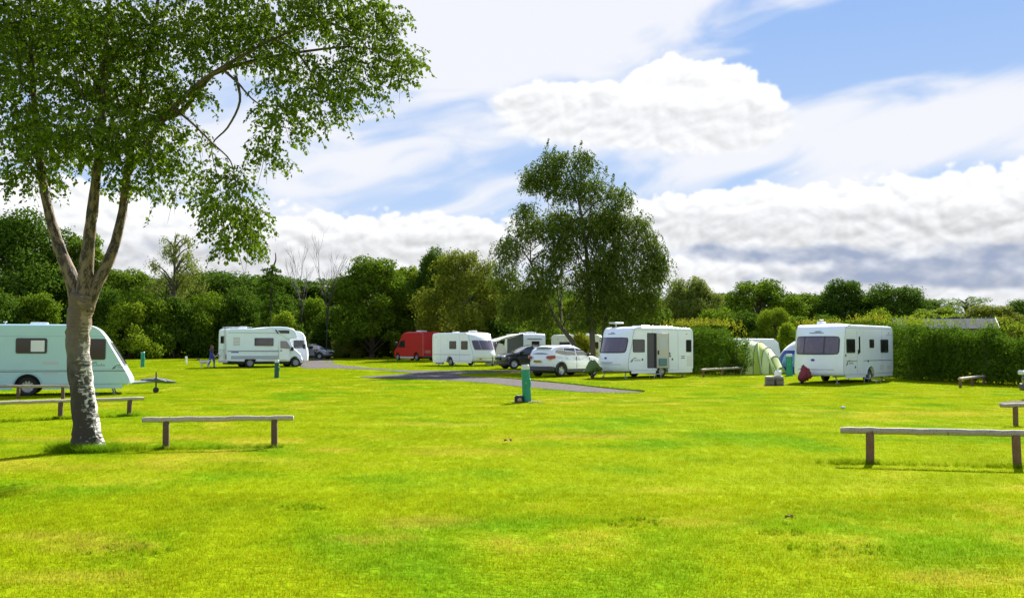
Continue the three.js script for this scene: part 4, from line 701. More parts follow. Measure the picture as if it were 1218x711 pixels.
// 2. the caravan with the open door
{
  const dir = [-0.80, 0.60], corner = ground(748, 49.2), L = 5.4, H = 2.62, hw = 1.14;
  const leafDoor = (t, q) => {
    part('doorway', sidePanel(0.15, 0.80, 0.5, 2.32, 0.05, -1, hw - 0.01, 0.016), std(lin(0.035, 0.03, 0.034), 0.9), t);
    const fly = part('fly_curtain', [sidePanel(0.33, 0.77, 0.53, 2.28, 0.02, -1, hw + 0.004, 0.012)], std(0xffffff, 0.95, 0, { map: dataTex(64, 256, (u, v, o) => { const k = ((Math.floor(u * 12) + Math.floor(v * 46)) % 2) ? 0.16 : 0.045; o[0] = k; o[1] = k * 0.9; o[2] = k * 0.95; }) }), t);
    const d = new THREE.Group(); d.name = 'door'; d.position.set(0.14, 0, -hw - 0.02); d.rotation.y = -0.4; t.add(d);   // hinged on its rear edge, swung right back
    part('door_leaf', box(-0.66, 0, 0.5, 2.3, -0.05, 0, 0.02), std(lin(0.56, 0.52, 0.42), 0.5), d); part('door_edge', [box(-0.68, -0.655, 0.48, 2.32, -0.056, 0.004), box(-0.002, 0.014, 0.48, 2.32, -0.056, 0.004)], Mt.grey, d);
    part('door_window', box(-0.52, -0.14, 1.45, 2.15, -0.062, -0.048, 0.03), Mt.lightGrey, d); part('door_bin', box(-0.55, -0.1, 0.62, 1.0, -0.13, -0.05, 0.03), std(lin(0.10, 0.22, 0.22), 0.5), d); part('handle', box(-0.12, -0.04, 1.2, 1.42, -0.1, -0.04, 0.02), Mt.black, d);
    hitchCover(t, q.hx + 0.18, std(lin(0.085, 0.14, 0.03), 0.8), 7.7, { h: 0.82, l: 0.9, low: 0.22, w: 0.4 });
    for (const x of [-0.5, 0.12]) part('roof_bar', box(x - 0.9, x + 0.3, H + 0.02, H + 0.1, -0.35, 0.4, 0.04), Mt.white, t);
    part('satellite_dish', [bar(V(1.45, H - 0.05, 0.5), V(1.45, H + 0.22, 0.5), 0.03), box(1.1, 1.75, H + 0.2, H + 0.27, 0.25, 0.75, 0.03)], Mt.lightGrey, t);
    for (const [x, y] of [[-0.85, 1.25], [-0.88, 1.12], [-1.05, 0.95], [1.15, 0.95]]) part('socket', sidePanel(x - 0.05, x + 0.05, y - 0.05, y + 0.05, 0.03, -1, hw - 0.005, 0.02), Mt.trim, t);
    part('grab_handle', tube(curve([V(2.35, 0.78, 0.6), V(2.6, 0.8, 0.45), V(2.72, 0.8, 0), V(2.6, 0.8, -0.45), V(2.35, 0.78, -0.6)], 14), Array(15).fill(0.02), 6), Mt.grey, t);
  };
  const c2 = caravan({ label: 'white caravan with its door standing open and a single wide front window', p: centre(corner, dir, -(L / 2 - 0.6), hw), dir, L, H, hw, bow: 0.55, wx: -0.3,
    front: [[-0.1, 0.36], [-0.02, 0.5], [0, 0.75], [-0.06, 1.1], [-0.16, 1.4], [-0.32, 1.85], [-0.5, 2.2], [-0.68, 2.42], [-0.95, 2.57], [-1.5, 2.62]],
    frontFrame: [1.28, 2.08, 0.98], frontPanes: [[-0.94, 0.94]], noseMarks: [[-0.1, 2.24, 1]], badge: [1.02], noseSeams: [0.7],
    windows: [[0.98, 1.82, 1.32, 1.98, -1], [-2.5, -2.1, 1.32, 1.98, -1]],
    panels: [[-2.0, -1.72, 1.08, 1.12, -1, Mt.trim, 'vent'], [-2.0, -1.72, 0.98, 1.02, -1, Mt.trim, 'vent'], [-2.5, -2.15, 0.55, 1.12, -1, Mt.cream, 'locker_door'], [-2.6, 1.9, 2.47, 2.49, -1, Mt.lightGrey, 'awning_rail']],
    marks: [[1.98, 0.82, 0.72, -1]], vents: [[-1.4, 0, 0.5, 0.5, 0.1], [-2.0, 0, 0.35, 0.35, 0.1]], extra: leafDoor });
  const s = centre(corner, dir, -1.55, -0.32), st = thing('caravan_step', 'small silver folding step under the open caravan door', 'step', s, dir);
  part('tread', box(-0.25, 0.25, 0.2, 0.235, -0.17, 0.17, 0.01), Mt.alloy, st); for (const x of [-0.22, 0.22]) for (const z of [-0.15, 0.15]) part('leg', bar(V(x, 0.2, z), V(x * 1.1, 0, z * 1.15), 0.014), Mt.alloy, st);
}
// 3. the caravan with the triple front window and the red hitch cover
{
  const dir = [-0.68, 0.73], corner = ground(1004, 42.8), L = 6.2, H = 2.62, hw = 1.18;
  caravan({ label: 'white caravan with dark triple front window and dark red hitch cover', p: centre(corner, dir, -(L / 2 - 0.65), hw), dir, L, H, hw, bow: 0.6, wx: -0.35,
    front: [[-0.12, 0.34], [-0.02, 0.45], [0, 0.7], [-0.03, 1.1], [-0.07, 1.4], [-0.15, 1.8], [-0.28, 2.15], [-0.46, 2.42], [-0.75, 2.57], [-1.3, 2.62]],
    frontFrame: [1.28, 2.1, 1.02], frontPanes: [[-0.98, -0.5], [-0.44, 0.44], [0.5, 0.98]], noseMarks: [[0.05, 2.22, 1.1]], badge: [1.04], noseSeams: [0.62],
    windows: [[1.32, 2.22, 1.36, 1.98, -1], [-0.78, -0.28, 1.58, 1.98, -1], [-2.45, -1.55, 1.36, 1.98, -1]],
    panels: [[-2.95, 2.2, 0.985, 1.01, -1, Mt.stripe, 'stripe'], [-2.95, 2.3, 2.46, 2.48, -1, Mt.lightGrey, 'awning_rail'], [-1.9, -1.45, 0.55, 0.8, -1, Mt.cream, 'fridge_vent'], [-2.8, -2.3, 0.55, 0.75, -1, Mt.cream, 'fridge_vent'], [-2.9, -2.2, 2.18, 2.2, -1, Mt.grey, 'seam']],
    marks: [[2.25, 0.8, 0.75, -1]], vents: [[0.9, 0, 0.8, 0.6, 0.08], [-1.5, 0, 0.7, 0.5, 0.06], [1.5, 0.3, 0.35, 0.3, 0.16]],
    extra: (t, q) => {
      const d = part('door', sidePanel(0.42, 1.08, 0.5, 2.36, 0.06, -1, hw - 0.012, 0.022), Mt.white, t); part('door_window', sidePanel(0.76, 0.92, 1.35, 2.1, 0.06, -1, hw + 0.004, 0.012), Mt.glass, d); part('handle', sidePanel(0.94, 1.03, 1.3, 1.5, 0.02, -1, hw + 0.006, 0.035), Mt.black, d);
      part('door_seam', [sidePanel(0.395, 0.42, 0.48, 2.38, 0.01, -1, hw - 0.012, 0.015), sidePanel(1.08, 1.105, 0.48, 2.38, 0.01, -1, hw - 0.012, 0.015)], Mt.lightGrey, t);
      hitchCover(t, q.hx + 0.1, std(lin(0.22, 0.025, 0.03), 0.75), 12.1, { h: 0.66, l: 0.85, low: 0.08, w: 0.23, rough: 0.36 });
      part('aerial', [bar(V(1.5, H, 0.3), V(1.5, H + 0.26, 0.3), 0.015), bar(V(1.3, H + 0.24, 0.3), V(1.7, H + 0.24, 0.3), 0.02)], Mt.lightGrey, t);
      for (const [x, y] of [[2.3, 1.25], [-0.1, 0.98], [1.3, 0.72]]) part('socket', sidePanel(x - 0.045, x + 0.045, y - 0.05, y + 0.05, 0.03, -1, hw - 0.004, 0.018), Mt.trim, t);
    } });
  const s = centre(corner, dir, -1.9, -0.34), st = thing('caravan_step', 'small grey step on the grass beside the red-covered caravan', 'step', s, dir);
  part('tread', box(-0.25, 0.25, 0.19, 0.225, -0.18, 0.18, 0.01), Mt.alloy, st); part('tread', box(-0.25, 0.25, 0.09, 0.12, -0.42, -0.2, 0.01), Mt.alloy, st); for (const x of [-0.22, 0.22]) for (const z of [-0.36, 0.15]) part('leg', bar(V(x, z > 0 ? 0.2 : 0.1, z), V(x * 1.1, 0, z * 1.12), 0.014), Mt.alloy, st);
}
// 4. the caravan beside the red motorhome
{
  const dir = [0.64, 0.77], corner = ground(560, 74.6), L = 5.9, H = 2.6, hw = 1.12;
  caravan({ label: 'white caravan with cream lower band and violet triple window beside red motorhome', p: centre(corner, dir, -(L / 2 - 0.7), -hw), dir, L, H, hw, bow: 0.4, wx: -0.5, rim: Mt.hub,
    front: [[-0.16, 0.36], [-0.04, 0.48], [0, 0.8], [-0.1, 1.12], [-0.3, 1.5], [-0.62, 2.0], [-0.84, 2.3], [-1.1, 2.5], [-1.6, 2.6]],
    frontFrame: [1.22, 2.02, 0.98], frontPanes: [[-0.96, -0.46], [-0.42, 0.42], [0.46, 0.96]], frameMat: Mt.lightGrey, noseSeams: [0.62],
    windows: [[-0.55, 0.35, 1.32, 1.95, 1, Mt.brownGlass], [1.0, 1.85, 1.28, 1.95, 1, Mt.brownGlass]],
    panels: [[-2.9, 2.2, 0.86, 0.9, 1, std(lin(0.36, 0.33, 0.24), 0.5), 'stripe']], vents: [[-1.2, 0, 0.45, 0.45, 0.1], [1.3, 0.2, 0.5, 0.5, 0.16]],
    extra: (t, q) => { part('gas_locker', sidePanel(-2.6, -1.7, 0.1, 0.34, 0.03, 1, q.hw - 0.3, 0.2), Mt.grey, t); for (const z of [-0.6, 0.6]) part('front_lamp', q.face(0.52, 0.6, z - 0.1, z + 0.1, 0.02) && patch(q.face(0.5, 0.6, z - 0.1, z + 0.1, 0.02), q.face(0.5, 0.6, z - 0.1, z + 0.1, -0.02), 4, 3, 0.3), Mt.orange, t); } });
}
// 5. the caravan with the grey awning, its end to us
{
  const D = 83, p = ground(634, D), dir = [-0.28, -0.96];
  caravan({ label: 'white caravan with small rear window joined to the grey awning', p: centre(p, dir, 2.8, 0), dir, L: 5.8, H: 2.6, hw: 1.1, bow: 0.3, front: [[-0.1, 0.36], [0, 0.7], [-0.2, 1.4], [-0.6, 2.2], [-1.2, 2.6]], windows: [],
    extra: (t, q) => { part('window', box(q.xr - 0.012, q.xr + 0.01, 1.35, 1.95, -0.15, 0.55, 0.02), Mt.glass, t); part('light_bar', box(q.xr - 0.05, q.xr, 2.1, 2.16, -0.55, 0.75, 0.02), Mt.trim, t); part('spare_cover', box(q.xr - 0.03, q.xr + 0.01, 0.75, 1.1, -0.5, 0.5, 0.03), Mt.lightGrey, t); part('roof_box', box(-2.5, -1.6, 2.58, 2.75, -0.4, 0.4, 0.06), Mt.white, t); } });
  const t = thing('caravan_awning', 'dark grey caravan awning with cream sloping roof and pale curved door flap', 'awning', ground(603, 80.5), [0.96, -0.28]);
  const sec = (x, h) => [[x, 0], [x, h]];
  part('awning_roof', sweep([[-1.5, 1.9], [-1.35, 2.02], [0.9, 2.58], [1.0, 2.5], [-1.3, 1.92]], 1.55, { r: 0.02, nz: 4 }), Mt.cream, t);
  part('front_wall', [sidePoly([[-0.4, 0.02], [0.98, 0.02], [0.98, 2.48], [-0.4, 2.14]], 1, 1.45, 0.03)], std(lin(0.07, 0.075, 0.085), 0.85), t);
  part('door_flap', [sidePoly([[-1.45, 0.02], [-0.42, 0.02], [-0.42, 1.2], [-0.75, 1.7], [-1.35, 1.88]], 1, 1.44, 0.025)], std(lin(0.42, 0.42, 0.42), 0.85), t);
  part('end_wall', box(-1.48, -1.45, 0.02, 1.88, -1.45, 1.43), std(lin(0.09, 0.095, 0.105), 0.85), t);
  part('pole', tube(curve([V(-1.5, 0, 1.5), V(-1.42, 1.4, 1.52), V(-1.0, 2.0, 1.52), V(0.95, 2.52, 1.52)], 14), Array(15).fill(0.05), 6), Mt.black, t);
}
// a caravan half hidden behind the tall birch
{
  const p = ground(694, 82);
  caravan({ label: 'pale caravan half hidden behind the tall birch stems', p, dir: [0.97, 0.2], L: 5.2, H: 2.5, hw: 1.08, mat: Mt.cream, bow: 0.3, front: [[-0.1, 0.36], [0, 0.7], [-0.25, 1.4], [-0.6, 2.1], [-1.3, 2.5]], frontFrame: [1.2, 1.95, 0.9], frontPanes: [[-0.85, 0.85]], windows: [[-1.9, -1.0, 1.3, 1.9, 1], [0.6, 1.4, 1.3, 1.9, 1]] });
}
console.log('caravans done');
// ---- motor vehicles
function vanBody(o) {                                                     // a body swept from its side outline, with wheels, lamps and bumpers
  const t = thing(o.name, o.label, o.category, o.p, o.dir), pts = [];
  const { hw, floor = 0.4, wr = 0.34 } = o;
  pts.push([o.rear, floor + 0.05]); for (const wx of o.wheels) { const a = []; arch(a, wx, wr, wr + 0.09, floor); pts.push(...a.reverse()); } pts.push(...o.outline);
  part('body', sweep(pts, hw, { r: o.r || 0.08, nz: 10, bend: o.bend }), o.mat, t);
  for (const wx of o.wheels) for (const s of [-1, 1]) wheel(t, wx, wr, s * (hw - (o.tuck || 0.2)), s, 0.22, o.rim || Mt.hub, o.spokes || 6);
  part('underbody', box(o.rear + 0.25, o.outline[0][0] - 0.35, 0.24, floor + 0.05, -hw + 0.35, hw - 0.35), Mt.black, t);
  return t;
}
// coach-built motorhome
{
  const dir = [0.84, -0.54], hw = 1.1, p0 = ground(270, 69.4), p = centre(p0, dir, 0, -hw);
  const t = vanBody({ name: 'motorhome', label: 'white motorhome with bulging overcab and grey stripes, person and dog behind it', category: 'motorhome', p, dir, hw, rear: 0, wheels: [1.72, 5.18], floor: 0.42, wr: 0.35, mat: Mt.coolWhite, r: 0.1,
    outline: [[5.75, 0.36], [5.92, 0.42], [5.96, 0.62], [5.93, 0.86], [5.78, 1.02], [5.4, 1.22], [5.16, 1.34], [4.72, 1.98], [4.74, 2.08], [5.22, 2.12], [5.36, 2.22], [5.34, 2.42], [5.2, 2.66], [4.95, 2.84], [4.5, 2.96], [3.9, 3.0], [3.1, 2.97], [2.4, 2.88], [1.8, 2.84], [0.3, 2.84], [0.1, 2.8], [0.02, 2.68], [0, 2.4]],
    bend: q => { const w = smooth(4.9, 5.96, q[0]); q[0] -= 0.3 * w * (q[2] / hw) ** 2; if (q[1] < 2.06) q[2] *= 1 - 0.12 * smooth(4.2, 4.7, q[0]) - 0.06 * smooth(5.3, 5.9, q[0]); } });
  sideWindow(t, 2.0, 3.42, 1.58, 2.16, 1, hw, Mt.glass, Mt.trim); part('fridge_vent', [0, 1, 2, 3, 4, 5].map(k => sidePanel(0.44, 0.94, 1.6 + k * 0.105, 1.67 + k * 0.105, 0.01, 1, hw - 0.01, 0.02)), Mt.lightGrey, t);
  part('fridge_vent_panel', sidePanel(0.4, 0.98, 1.55, 2.22, 0.03, 1, hw - 0.02, 0.022), Mt.white, t);
  part('stripe', sidePanel(0.05, 4.5, 1.16, 1.24, 0.01, 1, hw - 0.01, 0.013), Mt.grey, t); part('stripe', sidePanel(0.3, 0.85, 1.08, 1.15, 0.02, 1, hw - 0.01, 0.015), Mt.blue, t); part('stripe', sidePanel(0.05, 3.6, 2.5, 2.56, 0.01, 1, hw - 0.01, 0.013), Mt.lightGrey, t); part('stripe', sidePanel(0.3, 4.3, 0.62, 0.86, 0.02, 1, hw - 0.01, 0.012), std(lin(0.42, 0.44, 0.50), 0.4), t);
  part('overcab_window', sidePoly([[3.72, 2.72], [3.95, 2.5], [4.62, 2.5], [4.62, 2.72], [4.3, 2.74]], 1, hw - 0.01, 0.02), Mt.glass, t); part('overcab_flash', sidePoly([[3.5, 2.76], [3.62, 2.78], [3.86, 2.48], [3.72, 2.48]], 1, hw - 0.01, 0.018), Mt.blue, t);
  const cabDoor = part('cab_door', sidePanel(3.86, 4.66, 0.56, 2.02, 0.05, 1, hw - 0.035, 0.04), Mt.white, t); part('door_window', sidePoly([[3.94, 1.4], [4.72, 1.36], [4.64, 1.62], [4.4, 1.94], [3.94, 1.96]], 1, hw - 0.012, 0.03), Mt.carGlass, cabDoor); part('handle', sidePanel(3.92, 4.08, 1.2, 1.26, 0.02, 1, hw, 0.03), Mt.black, cabDoor);
  part('mirror', [box(4.74, 4.9, 1.22, 1.5, hw + 0.0, hw + 0.22, 0.04), box(4.7, 4.8, 1.24, 1.3, hw - 0.15, hw + 0.05)], Mt.black, t);
  part('windscreen', patch((u, v) => [mix(5.15, 4.78, (v + 1) / 2) - 0.16 * u * u + 0.03, mix(1.38, 1.96, (v + 1) / 2), -u * 0.84], (u, v) => [mix(5.15, 4.78, (v + 1) / 2) - 0.16 * u * u - 0.03, mix(1.38, 1.96, (v + 1) / 2), -u * 0.84]), Mt.carGlass, t);
  part('bumper', sweep([[5.6, 0.3], [5.95, 0.32], [6.0, 0.6], [5.9, 0.66], [5.6, 0.6]], 0.92, { r: 0.08, nz: 6, bend: q => { q[0] -= 0.28 * (q[2] / 0.92) ** 2; } }), Mt.lightGrey, t);
  for (const s of [-1, 1]) part('headlight', box(5.52, 5.72, 0.78, 0.98, s * 0.72 - 0.13, s * 0.72 + 0.13, 0.05), Mt.lampClear, t);
  const rw = part('rear_window', box(-0.02, 0.03, 1.75, 2.3, -0.5, 0.5, 0.02), Mt.trim, t); part('pane', box(-0.026, 0.0, 1.79, 2.26, -0.46, 0.46, 0.01), Mt.glass, rw);
  part('ladder', [bar(V(-0.1, 0.6, 0.72), V(-0.1, 2.82, 0.72), 0.02), bar(V(-0.1, 0.6, 1.02), V(-0.1, 2.82, 1.02), 0.02), ...[0, 1, 2, 3, 4, 5, 6].map(k => bar(V(-0.1, 0.7 + k * 0.32, 0.72), V(-0.1, 0.7 + k * 0.32, 1.02), 0.014)), bar(V(-0.1, 2.7, 0.72), V(0.02, 2.7, 0.72), 0.014), bar(V(-0.1, 0.9, 0.72), V(0.02, 0.9, 0.72), 0.014)], Mt.alloy, t);
  part('bike_rack', [bar(V(-0.3, 0.85, -0.7), V(-0.3, 0.85, 0.6), 0.02), bar(V(-0.12, 1.3, -0.7), V(-0.12, 1.3, 0.6), 0.02), bar(V(-0.3, 0.85, -0.5), V(0, 1.3, -0.5), 0.015), bar(V(-0.3, 0.85, 0.4), V(0, 1.3, 0.4), 0.015)], Mt.alloy, t);
  part('rear_bumper', box(-0.06, 0.1, 0.36, 0.55, -1.0, 1.0, 0.03), Mt.lightGrey, t); for (const s of [-1, 1]) part('rear_lamp', box(-0.03, 0.02, 0.62, 0.95, s * 0.9 - 0.09, s * 0.9 + 0.09, 0.02), Mt.lampRed, t);
  part('roof_rack', [bar(V(0.2, 2.94, -0.8), V(1.9, 2.94, -0.8), 0.02), bar(V(0.2, 2.94, 0.8), V(1.9, 2.94, 0.8), 0.02), ...[0.25, 0.8, 1.35, 1.85].map(x => bar(V(x, 2.94, -0.8), V(x, 2.94, 0.8), 0.018)), ...[0.25, 1.85].flatMap(x => [bar(V(x, 2.8, 0.8), V(x, 2.94, 0.8), 0.015), bar(V(x, 2.8, -0.8), V(x, 2.94, -0.8), 0.015)])], Mt.alloy, t); part('roof_vent', box(1.2, 1.7, 2.82, 3.0, -0.25, 0.25, 0.05), Mt.white, t);
}
// high-roofed campervan showing past the motorhome's bonnet
{
  const dir = [0.9, -0.43], hw = 1.0, tip = ground(366, 76.5), p = centre(tip, dir, -5.6, 0.2);
  const t = vanBody({ name: 'campervan', label: 'white high-roofed campervan parked behind the bulging overcab motorhome', category: 'campervan', p, dir, hw, rear: 0, wheels: [0.95, 4.6], floor: 0.4, wr: 0.34, mat: Mt.white, r: 0.12,
    outline: [[5.4, 0.34], [5.56, 0.45], [5.6, 0.8], [5.56, 1.2], [5.5, 1.5], [5.42, 1.9], [5.3, 2.3], [5.1, 2.56], [4.7, 2.7], [4.0, 2.74], [0.4, 2.7], [0.1, 2.6], [0, 2.3]], bend: q => { q[0] -= 0.35 * smooth(4.6, 5.6, q[0]) * (q[2] / hw) ** 2; } });
  part('windscreen', patch((u, v) => [mix(5.5, 5.36, (v + 1) / 2) - 0.3 * u * u + 0.03, mix(1.45, 2.15, (v + 1) / 2), -u * 0.9], (u, v) => [mix(5.5, 5.36, (v + 1) / 2) - 0.3 * u * u - 0.03, mix(1.45, 2.15, (v + 1) / 2), -u * 0.9]), Mt.carGlass, t);
  sideWindow(t, 4.2, 5.0, 1.4, 2.0, 1, hw, Mt.carGlass); sideWindow(t, 1.4, 2.6, 1.5, 2.05, 1, hw); part('mirror', box(4.95, 5.1, 1.35, 1.7, hw, hw + 0.22, 0.04), Mt.black, t);
}
// red motorhome
{
  const dir = [-0.64, -0.77], hw = 1.08, corner = ground(503, 97), p = centre(corner, dir, 0, hw);
  const t = vanBody({ name: 'motorhome', label: 'bright red motorhome parked at the edge of the wood', category: 'motorhome', p, dir, hw, rear: 0, wheels: [1.25, 4.75], floor: 0.36, wr: 0.36, mat: Mt.red, r: 0.12,
    outline: [[5.45, 0.34], [5.6, 0.45], [5.62, 0.9], [5.5, 1.12], [4.95, 1.3], [4.4, 1.95], [4.15, 2.25], [3.95, 2.6], [3.6, 2.82], [3.0, 2.92], [2.5, 2.95], [0.3, 2.93], [0.06, 2.88], [0, 2.6]], bend: q => { q[0] -= 0.3 * smooth(4.5, 5.6, q[0]) * (q[2] / hw) ** 2; } });
  part('door_window', sidePoly([[3.25, 1.35], [4.5, 1.35], [4.1, 2.0], [3.3, 2.1]], -1, hw - 0.01, 0.03), Mt.carGlass, t); part('windscreen', patch((u, v) => [mix(4.88, 4.38, (v + 1) / 2) - 0.25 * u * u + 0.03, mix(1.38, 1.96, (v + 1) / 2) + 0.02, -u * 0.9], (u, v) => [mix(4.88, 4.38, (v + 1) / 2) - 0.25 * u * u - 0.03, mix(1.38, 1.96, (v + 1) / 2), -u * 0.9]), Mt.carGlass, t);
  part('mirror', box(4.6, 4.8, 1.5, 1.9, -hw - 0.28, -hw - 0.02, 0.05), Mt.black, t);
  part('rear_panel', box(-0.03, 0.02, 0.5, 2.8, -1.0, 1.0, 0.015), Mt.red, t); part('rear_badge', box(-0.045, -0.02, 0.75, 1.05, -0.85, -0.15, 0.02), std(lin(0.45, 0.18, 0.08), 0.5), t);
  part('rear_bumper', box(-0.1, 0.1, 0.3, 0.5, -1.0, 1.0, 0.04), Mt.trim, t); part('seam', sidePanel(0.2, 0.24, 0.5, 2.8, 0.01, -1, hw - 0.005, 0.012), Mt.trim, t); part('sill', sidePanel(1.75, 4.2, 0.24, 0.4, 0.03, -1, hw - 0.1, 0.08), Mt.lightGrey, t);
  part('roof_vent', box(1.4, 2.2, 2.92, 3.06, -0.4, 0.4, 0.05), Mt.white, t); for (const s of [-1, 1]) part('rear_lamp', box(-0.05, 0.0, 0.55, 0.75, s * 0.9 - 0.08, s * 0.9 + 0.08, 0.02), Mt.lampRed, t); part('headlight', box(5.3, 5.5, 0.85, 1.05, -0.9, -0.6, 0.04), Mt.lampClear, t);
}
// cars
function car(o) {
  const t = thing('car', o.label, 'car', o.p, o.dir), hw = o.hw || 0.92, wr = 0.35, wb = o.wb || 1.345, k = o.len || 1;
  const low = [[-2.18 * k, 0.36]], sill = 0.3;
  { const a = []; arch(a, -wb, wr, 0.42, sill, 12); low.push([-2.0 * k, sill], ...a.reverse()); } { const a = []; arch(a, wb, wr, 0.42, sill, 12); low.push(...a.reverse()); }
  low.push([2.05 * k, sill], [2.2 * k, 0.4], [2.25 * k, 0.62], [2.2 * k, 0.84], [2.02 * k, 0.96], [1.5 * k, 1.06], [1.05, 1.1], [0, 1.1], [-1.9 * k, 1.14], [-2.14 * k, 1.1], [-2.22 * k, 0.92], [-2.25 * k, 0.6]);
  const plan = q => { const a = Math.abs(q[0]) / (2.25 * k); const s = Math.sign(q[0]); q[0] -= s * 0.26 * smooth(0.75, 1, a) * (q[2] / hw) ** 2; q[2] *= 1 - 0.10 * smooth(0.6, 1.0, a) - (q[1] > 0.8 ? 0.05 * smooth(0.8, 1.14, q[1]) : 0) - 0.03 * smooth(0.55, 0.3, q[1]); };
  part('body', sweep(low, hw, { r: 0.1, nz: 10, bend: plan, crease: 0.6 }), o.mat, t);
  const H = o.H || 1.68, cab = [[-2.12 * k, 1.06], [1.12, 1.04], [0.72, 1.28], [0.32, 1.5], [-0.05, H - 0.06], [-0.6, H], [-1.3, H - 0.02], [-1.72 * k, H - 0.12], [-1.98 * k, 1.4]];
  const hwAt = y => (hw - 0.045) * (1 - 0.2 * smooth(1.0, H + 0.35, y) * 1.25);
  part('cabin', sweep(cab, hw - 0.045, { r: 0.1, nz: 8, bend: q => { const f = hwAt(q[1]) / (hw - 0.045); q[2] *= f * (1 - 0.05 * smooth(0.8, 2.2, Math.abs(q[0]))); q[0] -= Math.sign(q[0]) * 0.12 * smooth(0.3, 2, Math.abs(q[0])) * (q[2] / hw) ** 2; } }), o.mat, t);
  const sideGlass = (pts, s) => { const g = new THREE.ShapeGeometry(new THREE.Shape(pts.map(a => new THREE.Vector2(...a)))), n = g.attributes.position, front = []; const P = []; for (let i = 0; i < n.count; i++) { const x = n.getX(i), y = n.getY(i), z = hwAt(y) * (1 - 0.05 * smooth(0.8, 2.2, Math.abs(x))) + 0.012; n.setXYZ(i, x, y, s * z); } if (s < 0) { const ix = g.index.array; for (let i = 0; i < ix.length; i += 3) [ix[i], ix[i + 1]] = [ix[i + 1], ix[i]]; } g.computeVertexNormals(); return g; };
  const yT = H - 0.16;
  for (const s of [-1, 1]) {
    part('door_window', sideGlass([[0.92, 1.15], [-0.05, 1.14], [-0.08, yT], [0.12, yT - 0.02], [0.5, 1.38]], s), Mt.carGlass, t); part('door_window', sideGlass([[-0.14, 1.14], [-1.0, 1.17], [-1.0, yT], [-0.16, yT]], s), Mt.carGlass, t); part('quarter_window', sideGlass([[-1.08, 1.18], [-1.72 * k, 1.3], [-1.58 * k, yT - 0.04], [-1.08, yT]], s), Mt.carGlass, t);
    for (const x of [-wb, wb]) { wheel(t, x, wr, s * (hw - 0.12), s, 0.22, Mt.alloy, 5); const a = []; arch(a, x, wr, 0.425, sill - 0.02, 14); part('arch_trim', tube(a.map(([X, Y]) => V(X, Y, s * (hw - 0.01))), a.map(() => 0.04), 6), o.clad || Mt.trim, t); }
    part('sill_trim', sidePanel(-wb + 0.4, wb - 0.4, 0.26, 0.42, 0.03, s, hw - 0.05, 0.06), o.clad || Mt.trim, t);
    const ml = part('mirror', box(0.7, 0.86, 1.08, 1.24, s > 0 ? hw - 0.02 : -hw - 0.2, s > 0 ? hw + 0.2 : -hw + 0.02, 0.05), o.mirror || Mt.black, t);
    part('door_seam', [sidePanel(-0.12, -0.105, 0.45, 1.08, 0.005, s, hw - 0.045, 0.05), sidePanel(0.98, 0.995, 0.5, 1.05, 0.005, s, hw - 0.05, 0.05)], Mt.trim, t);
    for (const x of [-0.85, 0.1]) part('handle', sidePanel(x, x + 0.2, 0.96, 1.0, 0.01, s, hw - 0.03, 0.04), o.mat, t);
    part('tail_lamp', patch((u, v) => { const a = (u + 1) / 2, x = mix(-2.245 * k + 0.02, -1.78 * k, a), z = mix(0.6, hw + 0.005, Math.pow(a, 0.4)); return [x - 0.015, mix(0.94, 1.12, (v + 1) / 2) + a * 0.03, s * (z - (x > -2 * k ? 0.03 : 0))]; }, (u, v) => { const a = (u + 1) / 2; return [mix(-2.15 * k, -1.78 * k, a), mix(0.94, 1.12, (v + 1) / 2) + a * 0.03, s * mix(0.55, hw - 0.12, Math.pow(a, 0.4))]; }, 8, 3, 0.2), Mt.lampRed, t);
    part('headlight', box(1.92 * k, 2.16 * k, 0.78, 0.92, s * 0.66 - 0.14, s * 0.66 + 0.14, 0.05), Mt.lampClear, t);
    if (o.rail !== false) part('roof_rail', tube(curve([V(-1.5 * k, H - 0.07, s * 0.64), V(-1.2, H + 0.02, s * 0.66), V(-0.3, H + 0.03, s * 0.66), V(0, H - 0.05, s * 0.66)], 10), Array(11).fill(0.018), 5), o.rail || Mt.alloy, t);
  }
  const wide = (x0, y0, x1, y1, z0, z1, b) => (u, v) => { const a = (v + 1) / 2; return [mix(x0, x1, a) - Math.sign(x0) * b * u * u, mix(y0, y1, a), -Math.sign(x0) * u * mix(z0, z1, a)]; };
  part('windscreen', patch((u, v) => { const q = wide(1.08, 1.1, 0.08, H - 0.12, 0.74, 0.6, 0.1)(u, v); q[1] += 0.03; q[0] += 0.02; return q; }, wide(1.0, 1.05, 0.0, H - 0.2, 0.72, 0.58, 0.1)), Mt.carGlass, t);
  part('rear_window', patch((u, v) => { const q = wide(-2.06 * k, 1.2, -1.76 * k, H - 0.16, 0.68, 0.56, 0.1)(u, v); q[0] -= 0.03; q[1] += 0.012; return q; }, wide(-1.98 * k, 1.18, -1.7 * k, H - 0.18, 0.66, 0.54, 0.1)), Mt.carGlass, t);
  part('roof_spoiler', box(-1.98 * k, -1.66 * k, H - 0.13, H - 0.08, -0.56, 0.56, 0.02), o.mat, t);
  part('rear_bumper', sweep([[-2.3 * k, 0.36], [-2.24 * k, 0.3], [-1.9 * k, 0.28], [-1.9 * k, 0.55], [-2.28 * k, 0.56]], 0.86, { r: 0.08, nz: 6, bend: q => { q[0] += 0.3 * (q[2] / 0.9) ** 4; } }), o.clad || Mt.trim, t);
  part('front_bumper', sweep([[2.3 * k, 0.36], [2.24 * k, 0.28], [1.9 * k, 0.27], [1.9 * k, 0.5], [2.28 * k, 0.5]], 0.86, { r: 0.08, nz: 6, bend: q => { q[0] -= 0.3 * (q[2] / 0.9) ** 4; } }), o.clad || Mt.trim, t);
